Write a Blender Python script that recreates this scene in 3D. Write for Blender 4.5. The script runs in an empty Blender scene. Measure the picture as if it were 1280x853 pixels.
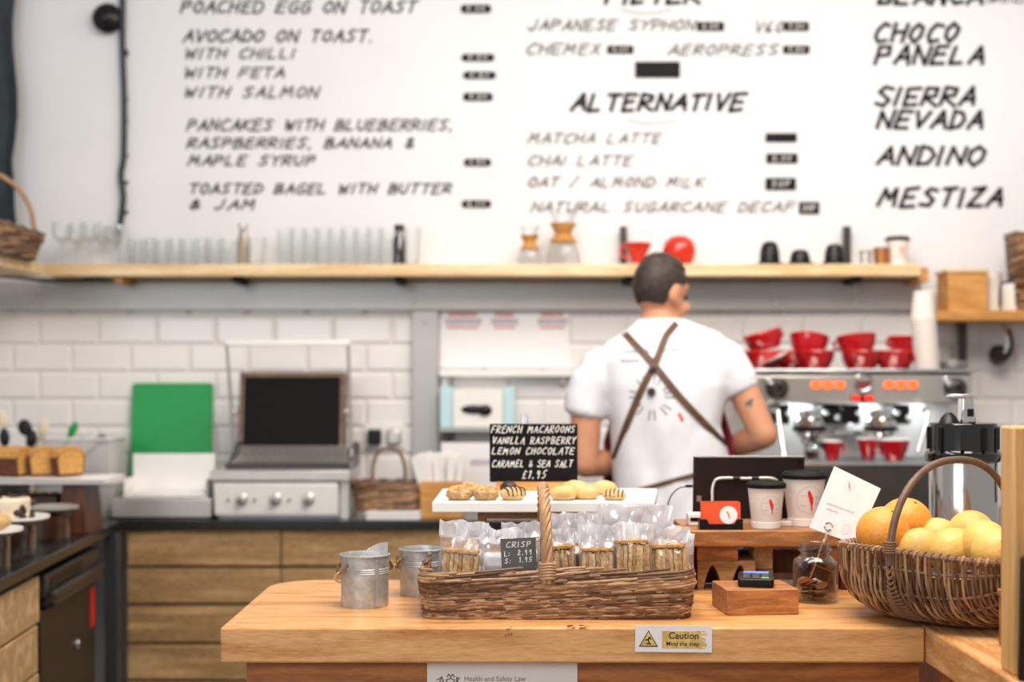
import bpy, bmesh, math, random
from mathutils import Vector, Matrix, noise
from mathutils.bvhtree import BVHTree
random.seed(7)
PI = math.pi
sc = bpy.context.scene
col = sc.collection

# ------------------------------------------------------------------ camera, world, lights, exposure
F = 1778.0                 # focal length in pixels of a 1280 px wide frame (50 mm on 36 mm)
CZ = 1.40                  # camera height
cd = bpy.data.cameras.new('camera'); cam = bpy.data.objects.new('camera', cd); col.objects.link(cam)
cam.location = (0, 0, CZ); cam.rotation_euler = (PI/2, 0, 0)
cd.lens = 50.0; cd.sensor_width = 36.0
cd.shift_y = 43.5/1280
cd.dof.use_dof = True; cd.dof.focus_distance = 2.62; cd.dof.aperture_fstop = 2.3
sc.camera = cam

wd = bpy.data.worlds.new('world'); sc.world = wd; wd.use_nodes = True
bg = wd.node_tree.nodes['Background']
bg.inputs[0].default_value = (1.0, 0.95, 0.90, 1); bg.inputs[1].default_value = 0.36

def area(name, loc, target, sx, sy, energy, color):
    l = bpy.data.lights.new(name, 'AREA'); l.shape = 'RECTANGLE'; l.size = sx; l.size_y = sy
    l.energy = energy; l.color = color
    o = bpy.data.objects.new(name, l); col.objects.link(o); o.location = loc
    d = Vector(target) - Vector(loc); o.rotation_euler = d.to_track_quat('-Z', 'Y').to_euler()
    return o
area('window_daylight', (-1.9, -1.2, 2.5), (0.0, 4.2, 1.3), 2.4, 1.8, 62, (0.86, 0.93, 1.0))
area('ceiling_light_front', (0.5, 2.2, 3.1), (0.5, 2.9, 0.9), 1.8, 1.0, 60, (1.0, 0.88, 0.75))
area('ceiling_light_back', (0.7, 3.6, 3.1), (0.5, 4.4, 1.2), 2.6, 0.6, 33, (1.0, 0.94, 0.88))

sc.view_settings.view_transform = 'Standard'; sc.view_settings.look = 'None'
sc.view_settings.gamma = 1.0; sc.view_settings.use_curve_mapping = False
sc.view_settings.exposure = 0.26
sc.cycles.use_denoising = True
sc.cycles.max_bounces = 10; sc.cycles.transparent_max_bounces = 24
sc.cycles.caustics_reflective = False; sc.cycles.caustics_refractive = False

# ------------------------------------------------------------------ helpers
def at(px, py, D):
    return Vector(((px-640)/F*D, D, CZ-(py-470)/F*D))
def X(px, D): return (px-640)/F*D
def Z(py, D): return CZ-(py-470)/F*D

def lin(h):
    h = h.lstrip('#'); r = []
    for i in (0, 2, 4):
        c = int(h[i:i+2], 16)/255
        r.append(c/12.92 if c <= .04045 else ((c+.055)/1.055)**2.4)
    return (*r, 1)

def nt(name):
    m = bpy.data.materials.new(name); m.use_nodes = True
    n = m.node_tree.nodes; l = m.node_tree.links
    return m, n, l, n['Principled BSDF']

def mat(name, c, rough=.5, metal=0., var=.12, scale=30., bump=0., spec=.5, emit=None, estr=0., coat=0., sub=0.):
    """plain surface with a little procedural colour variation"""
    m, n, l, b = nt(name)
    b.inputs['Roughness'].default_value = rough; b.inputs['Metallic'].default_value = metal
    b.inputs['Specular IOR Level'].default_value = spec
    b.inputs['Coat Weight'].default_value = coat
    if sub:
        b.inputs['Subsurface Weight'].default_value = sub; b.inputs['Subsurface Scale'].default_value = .01
    tc = n.new('ShaderNodeTexCoord'); nz = n.new('ShaderNodeTexNoise'); nz.inputs['Scale'].default_value = scale
    nz.inputs['Detail'].default_value = 4
    l.new(tc.outputs['Object'], nz.inputs['Vector'])
    r = n.new('ShaderNodeValToRGB'); C = lin(c)
    r.color_ramp.elements[0].position = .3; r.color_ramp.elements[1].position = .7
    r.color_ramp.elements[0].color = (*[x*(1-var) for x in C[:3]], 1)
    r.color_ramp.elements[1].color = (*[min(1, x*(1+var*.6)) for x in C[:3]], 1)
    l.new(nz.outputs['Fac'], r.inputs[0]); l.new(r.outputs[0], b.inputs['Base Color'])
    if bump:
        bp = n.new('ShaderNodeBump'); bp.inputs['Strength'].default_value = bump; bp.inputs['Distance'].default_value = .004
        l.new(nz.outputs['Fac'], bp.inputs['Height']); l.new(bp.outputs[0], b.inputs['Normal'])
    if emit:
        b.inputs['Emission Color'].default_value = lin(emit); b.inputs['Emission Strength'].default_value = estr
    return m

def wood(name, c1, c2, stretch=(1, 12, 12), scale=3., rough=.45, bump=.08, rings=2.2):
    """grain runs along the axis whose stretch factor is small"""
    m, n, l, b = nt(name)
    b.inputs['Roughness'].default_value = rough
    tc = n.new('ShaderNodeTexCoord'); mp = n.new('ShaderNodeMapping'); mp.inputs['Scale'].default_value = stretch
    l.new(tc.outputs['Object'], mp.inputs['Vector'])
    nz = n.new('ShaderNodeTexNoise'); nz.inputs['Scale'].default_value = scale; nz.inputs['Detail'].default_value = 2
    nz.inputs['Roughness'].default_value = .45
    l.new(mp.outputs[0], nz.inputs['Vector'])
    mu = n.new('ShaderNodeMath'); mu.operation = 'MULTIPLY'; mu.inputs[1].default_value = rings*10
    l.new(nz.outputs['Fac'], mu.inputs[0])
    sn = n.new('ShaderNodeMath'); sn.operation = 'SINE'; l.new(mu.outputs[0], sn.inputs[0])
    n2 = n.new('ShaderNodeTexNoise'); n2.inputs['Scale'].default_value = scale*14; n2.inputs['Detail'].default_value = 3
    l.new(mp.outputs[0], n2.inputs['Vector'])
    ad = n.new('ShaderNodeMath'); ad.operation = 'MULTIPLY_ADD'; ad.inputs[1].default_value = .22; ad.inputs[2].default_value = .1
    l.new(sn.outputs[0], ad.inputs[0])
    a2 = n.new('ShaderNodeMath'); a2.operation = 'ADD'; l.new(ad.outputs[0], a2.inputs[0]); l.new(n2.outputs['Fac'], a2.inputs[1])
    r = n.new('ShaderNodeValToRGB'); r.color_ramp.elements[0].position = .2; r.color_ramp.elements[1].position = .95
    r.color_ramp.elements[0].color = lin(c1); r.color_ramp.elements[1].color = lin(c2)
    l.new(a2.outputs[0], r.inputs[0]); l.new(r.outputs[0], b.inputs['Base Color'])
    bp = n.new('ShaderNodeBump'); bp.inputs['Strength'].default_value = bump; bp.inputs['Distance'].default_value = .003
    l.new(a2.outputs[0], bp.inputs['Height']); l.new(bp.outputs[0], b.inputs['Normal'])
    return m

def thin(name, c, clear, rough=.05, white=.5, wc='#ffffff'):
    """thin clear sheet: transparent + glossy + a little milky diffuse"""
    m, n, l, b = nt(name); n.remove(b)
    tr = n.new('ShaderNodeBsdfTransparent'); tr.inputs[0].default_value = lin(c)
    gl = n.new('ShaderNodeBsdfGlossy'); gl.inputs['Roughness'].default_value = rough
    d0 = n.new('ShaderNodeBsdfDiffuse'); d0.inputs[0].default_value = lin(wc)
    tl = n.new('ShaderNodeBsdfTranslucent'); tl.inputs[0].default_value = lin(wc)
    df = n.new('ShaderNodeMixShader'); df.inputs[0].default_value = .4
    l.new(d0.outputs[0], df.inputs[1]); l.new(tl.outputs[0], df.inputs[2])
    m1 = n.new('ShaderNodeMixShader'); m1.inputs[0].default_value = white
    l.new(gl.outputs[0], m1.inputs[1]); l.new(df.outputs[0], m1.inputs[2])
    lw = n.new('ShaderNodeLayerWeight'); lw.inputs[0].default_value = .35
    tx = n.new('ShaderNodeTexCoord'); nz = n.new('ShaderNodeTexNoise'); nz.inputs['Scale'].default_value = 35
    l.new(tx.outputs['Object'], nz.inputs['Vector'])
    mm = n.new('ShaderNodeMath'); mm.operation = 'MULTIPLY_ADD'; mm.inputs[1].default_value = .75; mm.inputs[2].default_value = 1-clear-.06
    l.new(lw.outputs['Facing'], mm.inputs[0])
    m3 = n.new('ShaderNodeMath'); m3.operation = 'MULTIPLY_ADD'; m3.inputs[1].default_value = .12; m3.use_clamp = True
    l.new(nz.outputs['Fac'], m3.inputs[0]); l.new(mm.outputs[0], m3.inputs[2])
    m2 = n.new('ShaderNodeMixShader'); l.new(m3.outputs[0], m2.inputs[0])
    l.new(tr.outputs[0], m2.inputs[1]); l.new(m1.outputs[0], m2.inputs[2])
    l.new(m2.outputs[0], n['Material Output'].inputs[0])
    return m

def rot(ax, deg): return Matrix.Rotation(math.radians(deg), 4, ax)
def tr(*v): return Matrix.Translation(Vector(v))

def catmull(pts, k=6, closed=False):
    P = [Vector(p) for p in pts]; out = []; n = len(P)
    rng = n if closed else n-1
    for i in range(rng):
        p0 = P[(i-1) % n] if closed or i > 0 else P[0]; p1 = P[i]; p2 = P[(i+1) % n]
        p3 = P[(i+2) % n] if closed or i+2 < n else P[-1]
        for j in range(k):
            t = j/k
            out.append(.5*((2*p1)+(p2-p0)*t+(2*p0-5*p1+4*p2-p3)*t*t+(3*p1-p0-3*p2+p3)*t**3))
    if not closed: out.append(P[-1])
    return out

class MB:
    def __init__(s): s.v = []; s.f = []; s.m = []
    def add(s, vs, fs, m=0, T=None):
        k = len(s.v)
        s.v += [tuple(T @ Vector(v)) if T else tuple(v) for v in vs]
        for f in fs: s.f.append([i+k for i in f]); s.m.append(m)
        return s
    def box(s, x0, y0, z0, x1, y1, z1, m=0, T=None):
        vs = [(x, y, z) for z in (z0, z1) for x, y in ((x0, y0), (x1, y0), (x1, y1), (x0, y1))]
        return s.add(vs, [(3, 2, 1, 0), (4, 5, 6, 7), (0, 1, 5, 4), (1, 2, 6, 5), (2, 3, 7, 6), (3, 0, 4, 7)], m, T)
    def cbox(s, c, d, m=0, T=None):
        return s.box(c[0]-d[0]/2, c[1]-d[1]/2, c[2]-d[2]/2, c[0]+d[0]/2, c[1]+d[1]/2, c[2]+d[2]/2, m, T)
    def prism(s, poly, h0, h1, axis='z', m=0, T=None):
        n = len(poly)
        def p(a, h): return (a[0], a[1], h) if axis == 'z' else ((a[0], h, a[1]) if axis == 'y' else (h, a[0], a[1]))
        vs = [p(a, h0) for a in poly]+[p(a, h1) for a in poly]
        fs = [list(range(n))[::-1], list(range(n, 2*n))]+[(i, (i+1) % n, n+(i+1) % n, n+i) for i in range(n)]
        return s.add(vs, fs, m, T)
    def lathe(s, prof, n=32, c=(0, 0, 0), m=0, T=None, mfun=None):
        vs = []; rings = []
        for r, z in prof:
            if r < 1e-6:
                rings.append([len(vs)]); vs.append((c[0], c[1], c[2]+z))
            else:
                rings.append(list(range(len(vs), len(vs)+n)))
                vs += [(c[0]+r*math.cos(2*PI*i/n), c[1]+r*math.sin(2*PI*i/n), c[2]+z) for i in range(n)]
        for k in range(len(rings)-1):
            a, b = rings[k], rings[k+1]; fs = []
            for i in range(n):
                j = (i+1) % n
                if len(a) == 1 and len(b) == 1: continue
                if len(a) == 1: fs.append((a[0], b[j], b[i]))
                elif len(b) == 1: fs.append((a[i], a[j], b[0]))
                else: fs.append((a[i], a[j], b[j], b[i]))
            base = len(s.v)-0
            if k == 0: off = len(s.v); s.v += [tuple(T @ Vector(v)) if T else v for v in vs]
            for f in fs: s.f.append([i+off for i in f]); s.m.append(mfun(k) if mfun else m)
        return s
    def tube(s, pts, r, n=8, closed=False, m=0, T=None):
        P = [Vector(p) for p in pts]; N = len(P)
        R = r if isinstance(r, (list, tuple)) else [r]*N
        vs = []; up = None
        for i in range(N):
            d = (P[(i+1) % N]-P[i-1]) if closed else (P[min(i+1, N-1)]-P[max(i-1, 0)])
            d = d.normalized() if d.length > 1e-9 else Vector((0, 0, 1))
            if up is None:
                up = Vector((0, 0, 1)) if abs(d.z) < .9 else Vector((1, 0, 0))
            a = d.cross(up)
            if a.length < 1e-6: a = d.orthogonal()
            a.normalize(); b = a.cross(d).normalized(); up = b
            for j in range(n):
                q = 2*PI*j/n; vs.append(P[i]+(a*math.cos(q)+b*math.sin(q))*R[i])
        fs = []
        for i in range(N if closed else N-1):
            i2 = (i+1) % N
            for j in range(n):
                fs.append((i*n+j, i*n+(j+1) % n, i2*n+(j+1) % n, i2*n+j))
        if not closed:
            fs.append(list(range(n))[::-1]); fs.append([(N-1)*n+j for j in range(n)])
        return s.add(vs, fs, m, T)
    def ell(s, c, r, T=None, nu=24, nv=14, m=0):
        if not isinstance(r, (list, tuple)): r = (r, r, r)
        vs = [(0, 0, -1)]; fs = []
        for k in range(1, nv):
            p = -PI/2+PI*k/nv
            vs += [(math.cos(p)*math.cos(2*PI*i/nu), math.cos(p)*math.sin(2*PI*i/nu), math.sin(p)) for i in range(nu)]
        vs.append((0, 0, 1)); L = len(vs)-1
        for i in range(nu):
            j = (i+1) % nu
            fs.append((0, 1+j, 1+i)); fs.append((L, 1+(nv-2)*nu+i, 1+(nv-2)*nu+j))
            for k in range(nv-2): fs.append((1+k*nu+i, 1+k*nu+j, 1+(k+1)*nu+j, 1+(k+1)*nu+i))
        vs = [(v[0]*r[0]+c[0], v[1]*r[1]+c[1], v[2]*r[2]+c[2]) for v in vs]
        return s.add(vs, fs, m, T)
    def loft(s, rings, m=0):
        n = len(rings[0]); vs = [p for r in rings for p in r]; fs = []
        for k in range(len(rings)-1):
            for i in range(n): fs.append((k*n+i, k*n+(i+1) % n, (k+1)*n+(i+1) % n, (k+1)*n+i))
        fs.append(list(range(n))[::-1]); fs.append([(len(rings)-1)*n+i for i in range(n)])
        return s.add(vs, fs, m)
    def build(s, name, mats, parent=None, loc=None, bevel=0., smooth=True, ang=38, rz=0):
        me = bpy.data.meshes.new(name); me.from_pydata(s.v, [], s.f)
        if not isinstance(mats, (list, tuple)): mats = [mats]
        for m in mats: me.materials.append(m)
        for p, mi in zip(me.polygons, s.m): p.material_index = mi
        if smooth:
            for p in me.polygons: p.use_smooth = True
            me.set_sharp_from_angle(angle=math.radians(ang))
        me.update()
        o = bpy.data.objects.new(name, me); col.objects.link(o)
        if parent: o.parent = parent
        if loc is not None: o.location = loc
        if rz: o.rotation_euler[2] = math.radians(rz)
        if bevel:
            b = o.modifiers.new('bevel', 'BEVEL'); b.width = bevel; b.segments = 2; b.limit_method = 'ANGLE'; b.angle_limit = math.radians(40)
        return o

def tag(o, label=None, cat=None, group=None, kind=None):
    if label: o['label'] = label
    if cat: o['category'] = cat
    if group: o['group'] = group
    if kind: o['kind'] = kind
    return o
def thing(name, loc, label, cat, group=None, rz=0):
    o = bpy.data.objects.new(name, None); col.objects.link(o); o.empty_display_size = .05
    o.location = loc; o.rotation_euler[2] = math.radians(rz)
    return tag(o, label, cat, group)
def copy_tree(o, parent=None):
    kids = list(o.children)
    c = o.copy(); col.objects.link(c)
    if parent: c.parent = parent
    for ch in kids: copy_tree(ch, c)
    return c
def place(proto, used, loc, label, rz=0, group=None, s=None, rot3=None):
    """the first call moves the prototype itself, later calls copy it"""
    o = proto if not used else copy_tree(proto)
    used.append(1)
    o.location = loc; o.rotation_euler = rot3 if rot3 else (0, 0, math.radians(rz))
    if s: o.scale = (s, s, s) if not isinstance(s, tuple) else s
    o['label'] = label
    if group: o['group'] = group
    return o
def bake(o):
    """freeze the modifiers into plain mesh data"""
    dg = bpy.context.evaluated_depsgraph_get(); dg.update()
    me = bpy.data.meshes.new_from_object(o.evaluated_get(dg))
    o.modifiers.clear(); o.data = me; return o

# stroke lettering: hand-painted capitals
G = {
'A': [[(0,0),(.55,1),(.9,0)],[(.2,.36),(.85,.4)]], 'B': [[(0,0),(.05,1),(.7,.92),(.65,.6),(.05,.52)],[(.05,.52),(.85,.42),(.75,.06),(0,0)]],
'C': [[(.9,.92),(.5,1),(.1,.7),(.02,.28),(.3,0),(.85,.1)]], 'D': [[(0,0),(.05,1),(.6,.9),(.88,.5),(.6,.08),(0,0)]],
'E': [[(.85,1),(.08,.97),(0,0),(.8,.02)],[(.05,.5),(.7,.53)]], 'F': [[(.9,1),(.08,.97),(0,0)],[(.05,.5),(.7,.53)]],
'G': [[(.9,.9),(.5,1),(.1,.7),(.02,.28),(.3,0),(.8,.08),(.85,.45),(.5,.45)]], 'H': [[(.05,1),(0,0)],[(.85,1),(.8,0)],[(0,.5),(.85,.53)]],
'I': [[(.1,1),(.05,0)]], 'J': [[(.7,1),(.6,.2),(.3,0),(.02,.2)]], 'K': [[(.05,1),(0,0)],[(.85,1),(.05,.45),(.9,0)]],
'L': [[(.08,1),(0,0),(.75,.03)]], 'M': [[(0,0),(.15,1),(.5,.35),(.9,1),(1,0)]], 'N': [[(0,0),(.08,1),(.8,0),(.88,1)]],
'O': [[(.45,1),(.08,.7),(.02,.28),(.4,0),(.8,.3),(.85,.75),(.45,1)]], 'P': [[(0,0),(.05,1),(.75,.93),(.75,.55),(.05,.45)]],
'Q': [[(.45,1),(.08,.7),(.02,.28),(.4,0),(.8,.3),(.85,.75),(.45,1)],[(.5,.25),(.95,-.1)]],
'R': [[(0,0),(.05,1),(.75,.93),(.72,.58),(.05,.48),(.9,0)]], 'S': [[(.85,.92),(.4,1),(.1,.75),(.75,.35),(.5,.02),(0,.1)]],
'T': [[(0,.97),(.9,1)],[(.45,1),(.4,0)]], 'U': [[(.05,1),(.02,.25),(.35,0),(.75,.25),(.85,1)]], 'V': [[(0,1),(.4,0),(.9,1)]],
'W': [[(0,1),(.2,0),(.5,.7),(.75,0),(1.05,1)]], 'X': [[(0,0),(.85,1)],[(.1,1),(.8,0)]], 'Y': [[(0,1),(.42,.5),(.9,1)],[(.42,.5),(.35,0)]],
'Z': [[(.05,.97),(.85,1),(0,0),(.85,.03)]], '&': [[(.85,.1),(.2,.8),(.45,1),(.65,.8),(.1,.3),(.35,0),(.85,.4)]],
'.': [[(.1,0),(.2,.06)]], ',': [[(.15,.06),(.05,-.15)]], '/': [[(0,-.1),(.7,1.1)]], '(': [[(.4,1.1),(.1,.5),(.35,-.1)]], ')': [[(.1,1.1),(.35,.5),(.05,-.1)]],
'0': [[(.4,1),(.08,.7),(.05,.28),(.35,0),(.7,.3),(.72,.75),(.4,1)]], '1': [[(.1,.8),(.35,1),(.3,0)]], '2': [[(.05,.8),(.4,1),(.7,.75),(.02,0),(.75,.03)]],
'3': [[(.05,.95),(.7,.95),(.3,.55),(.7,.3),(.4,0),(.02,.1)]], '4': [[(.5,0),(.55,1),(0,.35),(.8,.38)]], '5': [[(.7,1),(.15,.98),(.1,.58),(.6,.5),(.6,.12),(.02,.02)]],
'6': [[(.6,1),(.1,.5),(.1,.1),(.5,0),(.65,.3),(.1,.45)]], '7': [[(.02,.97),(.75,1),(.25,0)]], '8': [[(.4,.5),(.1,.8),(.4,1),(.65,.8),(.1,.25),(.4,0),(.7,.25),(.4,.5)]],
'9': [[(.6,.6),(.15,.6),(.2,.95),(.6,.95),(.55,0)]], '£': [[(.8,.85),(.5,1),(.3,.8),(.35,.1),(.05,0),(.8,.02)],[(.1,.5),(.6,.52)]], "'": [[(.1,1),(.1,.8)]], ':': [[(.1,.1),(.2,.15)],[(.12,.6),(.22,.65)]], '-': [[(.05,.5),(.6,.52)]],
}
def strokes(text, width, height, slant=.22, jit=.03, rnd=None, gap=.3):
    """polylines in a width x height box, origin at the lower left"""
    rnd = rnd or random.Random(hash(len(text)) % 97)
    adv = {'I': .32, '.': .35, ',': .35, ' ': .75, '1': .5, 'M': 1.05, 'W': 1.1, "'": .25, ':': .4, '(': .5, ')': .5}
    x = 0; lines = []
    for ch in text:
        for pl in G.get(ch, []):
            lines.append([(x+u*.85+slant*v+rnd.uniform(-jit, jit), v+rnd.uniform(-jit, jit)) for u, v in pl])
        x += adv.get(ch, .85)+gap
    sx = width/max(x-gap, .1)
    return [[(u*sx, v*height) for u, v in l] for l in lines]
def ribbon(mb, pts, w, fn, m=0):
    """flat brush stroke; fn maps a 2D point onto the surface"""
    P = [Vector((p[0], p[1])) for p in pts]
    for a, b in zip(P[:-1], P[1:]):
        d = b-a
        if d.length < 1e-6: continue
        d.normalize(); n = Vector((-d.y, d.x))*w/2; e = d*w*.35
        q = [a-e-n, b+e-n, b+e+n, a-e+n]
        mb.add([fn(p.x, p.y) for p in q], [(0, 1, 2, 3)], m)
def lettering(text, px0, px1, py_base, hpx, D, m, w, parent, slant=.22, y_off=-.0015, jit=.03, gap=.3, name='lettering'):
    mb = MB(); z0 = Z(py_base, D); x0 = X(px0, D)
    W = (px1-px0)/F*D; H = hpx/F*D
    k = [0]
    def fn(u, v):
        return (x0+u, D+y_off, z0+v)
    for l in strokes(text, W, H, slant, jit, random.Random(text), gap): ribbon(mb, l, w, fn)
    o = mb.build(name, m, None, smooth=False)
    o.parent = parent; o.location = -parent.location if parent else (0, 0, 0)
    return o

# ------------------------------------------------------------------ materials
M = dict(
 plaster=mat('white_plaster', '#e6e6e9', .75, var=.03, scale=3, bump=.03),
 tile=mat('white_glazed_tile', '#ece8e6', .18, var=.03, scale=6),
 grout=mat('pale_grout', '#dcd6d1', .85, var=.06),
 floor=mat('grey_floor', '#6b6660', .6, var=.15, scale=8),
 steel=mat('brushed_steel', '#cfccc7', .3, .55, var=.08, scale=14),
 railsteel=mat('painted_grey_rail', '#b3b2af', .42, .35, var=.05, scale=10),
 darksteel=mat('dark_steel', '#4c4744', .35, .6, var=.12, scale=20),
 chrome=mat('polished_chrome', '#e3e3e3', .1, 1., var=.04),
 galv=mat('galvanised_zinc', '#b7bbbd', .42, .5, var=.25, scale=60),
 black=mat('black_plastic', '#0c0a0b', .35, var=.2, spec=.35),
 blackmatte=mat('matte_black', '#0d0b0d', .6, var=.2, spec=.2),
 slate=mat('chalkboard_black', '#151112', .8, var=.15, scale=40, spec=.15),
 chalk=mat('white_chalk', '#e9e6e1', .9, var=.1, scale=200),
 greyslate=mat('grey_chalk_card', '#5d5b58', .8, var=.08, scale=40),
 ink=mat('black_paint', '#17141a', .7, var=.1),
 ink2=mat('brown_grey_paint', '#3c3638', .7, var=.1),
 ink3=mat('pale_grey_paint', '#85807d', .7, var=.1),
 worktop=mat('black_stone_worktop', '#262626', .22, var=.3, scale=90),
 white=mat('white_enamel', '#eeece8', .3, var=.03),
 paper=mat('white_paper', '#f1eff0', .7, var=.02),
 cup=mat('white_card_cup', '#ece3db', .6, var=.03),
 red=mat('red_ceramic', '#b40f1c', .15, var=.1, coat=.4),
 redorange=mat('orange_red_ceramic', '#cf2a12', .15, var=.1, coat=.5),
 logored=mat('bright_red_print', '#e0231c', .6, var=.03),
 orange=mat('orange_card', '#e8562b', .5, var=.04),
 green=mat('green_plastic', '#0d9a4c', .5, var=.05),
 greenleaf=mat('green_leaf', '#3f7a3a', .5, var=.2),
 pink=mat('pale_pink_print', '#d99a98', .7, var=.1),
 lilac=mat('pale_lilac_print', '#c3bcc6', .7, var=.1),
 paleblue=mat('pale_blue_panel', '#bfe0e6', .4, var=.04),
 counter=wood('golden_pine_worktop', '#ae6f33', '#e2ac72', (1, 9, 9), 2.6, .34, .05, 1.6),
 wing=wood('pine_wing_worktop', '#b2763b', '#e4b27c', (9, 1, 9), 3.2, .42, .05, 2.4),
 panel=wood('red_brown_panel', '#8f5023', '#bd7638', (1, 8, 8), 3, .45, .05),
 post=wood('pale_pine_board', '#bd8749', '#dcae72', (14, 14, .8), 2.5, .5, .06, 1.6),
 plank=wood('scaffold_plank', '#836138', '#d3ae7c', (1, 9, 9), 2.6, .7, .12, 1.1),
 plank2=wood('side_plank', '#9c7a4e', '#dbb888', (9, 1, 9), 2.6, .7, .12, 1.1),
 shelf=wood('pale_shelf_wood', '#d6ae78', '#f0d9b0', (.8, 8, 8), 2., .5, .04),
 walnut=wood('warm_walnut', '#6d3d1e', '#ab7140', (1, 9, 9), 3, .5, .06),
 walnut2=wood('oiled_oak_block', '#83502a', '#bd8049', (1, 9, 9), 6, .45, .06),
 darkwood=wood('dark_brown_wood', '#3a1e14', '#6a3a24', (9, 9, 1), 3, .5, .06),
 redwood=wood('dark_red_wood', '#481710', '#7a2f1c', (1, 9, 9), 4, .5, .06),
 ply=wood('orange_plywood', '#b27a3a', '#d69d58', (1, 6, 6), 3, .5, .04),
 w1=mat('willow_dark', '#5a3a25', .6, var=.25, scale=70),
 w2=mat('willow_mid', '#7d5b40', .5, var=.2, scale=70),
 w3=mat('willow_light', '#b08a66', .5, var=.2, scale=70),
 wh=mat('willow_handle', '#a9805a', .5, var=.25, scale=90),
 cracker=mat('toasted_crispbread', '#d09b55', .8, var=.4, scale=140, bump=.5),
 crackerlight=mat('pale_crispbread', '#e8c080', .8, var=.3, scale=140, bump=.5),
 biscuit=mat('golden_biscuit', '#d6b07a', .75, var=.25, scale=60, bump=.4),
 nutty=mat('nutty_biscuit', '#c09a6a', .8, var=.45, scale=110, bump=.8),
 pale_bis=mat('pale_biscuit', '#d9b175', .7, var=.15, scale=60, bump=.2),
 choc=mat('chocolate', '#3a1c14', .5, var=.3, scale=50, bump=.3),
 crust=mat('brown_cake_crust', '#5e3018', .7, var=.3, scale=60, bump=.4),
 crumb=mat('golden_cake_crumb', '#d09a55', .9, var=.25, scale=120, bump=.5),
 cream=mat('cream_icing', '#ead9bd', .6, var=.15, scale=40, bump=.2),
 orangefruit=mat('orange_peel', '#e79a3a', .45, var=.12, scale=140, bump=.25, sub=.1),
 lemon=mat('pale_yellow_peel', '#eaba64', .42, var=.1, scale=120, bump=.22, sub=.1),
 tomato=mat('red_tomato', '#c8281d', .2, var=.1),
 glass=thin('clear_glass', '#fdfefe', 1.02, .03, .15),
 glassjar=thin('clear_jar_glass', '#efebe4', 1.0, .04, .06),
 tintglass=thin('tinted_glass', '#8a6450', .9, .05, .2, '#6d4a38'),
 darkglass=thin('dark_jar_glass', '#2c262a', .7, .05, .4, '#15131a'),
 film=thin('clear_plastic_film', '#fdfcfd', .93, .15, .6, '#fbfaff'),
 fin=thin('folded_plastic_film', '#fbfbfd', .34, .16, .78, '#fbfaff'),
 tub=thin('milky_plastic_tub', '#f8f8f8', .55, .25, .9, '#f4f3f2'),
 skin=mat('skin', '#c98f6d', .5, var=.08, scale=30, sub=.1),
 hair=mat('short_dark_hair', '#33261f', .6, var=.55, scale=45, bump=.9),
 shirt=mat('white_cotton', '#dcdde3', .85, var=.02, scale=30),
 strap=mat('brown_leather', '#614430', .55, var=.3, scale=50),
 apron=mat('maroon_cotton', '#8e2436', .8, var=.1),
 denim=mat('blue_denim', '#3f4c63', .85, var=.15),
 print=mat('grey_shirt_print', '#70717c', .8, var=.1),
 tattoo=mat('tattoo_ink', '#5a5a60', .6, var=.2),
 cable=mat('black_rubber_cable', '#1f2730', .5, var=.2),
 teal=mat('dark_teal_cloth', '#2b363d', .8, var=.2),
 glow=mat('lit_orange_button', '#ff6a2a', .4, var=.05, emit='#ff5a20', estr=1.3),
 glowred=mat('lit_red_display', '#ff2a10', .4, var=.05, emit='#ff2408', estr=1.6),
 bluescreen=mat('lit_blue_screen', '#4f86d8', .3, var=.05, emit='#4f86d8', estr=.5),
 greenkey=mat('green_key', '#5fb06a', .5, var=.05),
 tabback=mat('tablet_back', '#231817', .5, var=.15, spec=.25),
 signyellow=mat('worn_yellow_print', '#d9b668', .6, var=.35, scale=60),
 signwhite=mat('white_sign_plastic', '#e9e4e2', .4, var=.03),
 textbrown=mat('dark_brown_print', '#38261a', .6, var=.1),
 textgrey=mat('warm_grey_print', '#8b7a6d', .6, var=.1),
 coin=mat('copper_coin', '#b9794a', .35, .6, var=.2, scale=120),
 silver=mat('silver_coin', '#d5d2cc', .3, .6, var=.12, scale=120),
 brass=mat('brass', '#9b7a4a', .35, .8, var=.15),
)
# ================================================================== THE SETTING
DW = 5.23                                   # distance of the back wall
wall = MB().box(-2.3, DW, 0, 2.6, DW+.1, 3.2).build('wall_back', M['plaster'], smooth=False); tag(wall, kind='structure')
fl = MB().box(-2.3, .9, -.06, 2.6, DW+.1, 0).build('floor', M['floor'], smooth=False); tag(fl, kind='structure')
wl = MB().box(-2.4, 3.0, 0, -2.3, DW+.1, 3.2).build('wall_left', M['plaster'], smooth=False); tag(wl, kind='structure')

# metro tiles between worktop and rail: one pattern mesh
mb = MB(); TW, TH = .216, .1014
mb.box(-2.3, DW-.008, .80, 2.6, DW, 1.70, 1)
zt = Z(431, DW)
for r in range(-3, 10):
    z1 = zt-(r-1)*TH; z0 = z1-TH
    if z0 < .79 or z1 > 1.78: continue
    off = X(17 if r % 2 == 1 else 50, DW)-TW*12
    for k in range(40):
        x0 = off+k*TW; x1 = x0+TW
        if x1 < -2.28 or x0 > 2.58: continue
        g, b, d = .0014, .011, .007
        a = [(x0+g, DW-.008, z0+g), (x1-g, DW-.008, z0+g), (x1-g, DW-.008, z1-g), (x0+g, DW-.008, z1-g)]
        t = [(x0+g+b, DW-.008-d, z0+g+b), (x1-g-b, DW-.008-d, z0+g+b), (x1-g-b, DW-.008-d, z1-g-b), (x0+g+b, DW-.008-d, z1-g-b)]
        mb.add(a+t, [(4, 5, 6, 7), (0, 1, 5, 4), (1, 2, 6, 5), (2, 3, 7, 6), (3, 0, 4, 7)], 0)
tag(mb.build('wall_tiling', [M['tile'], M['grout']], wall, smooth=False))

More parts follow.
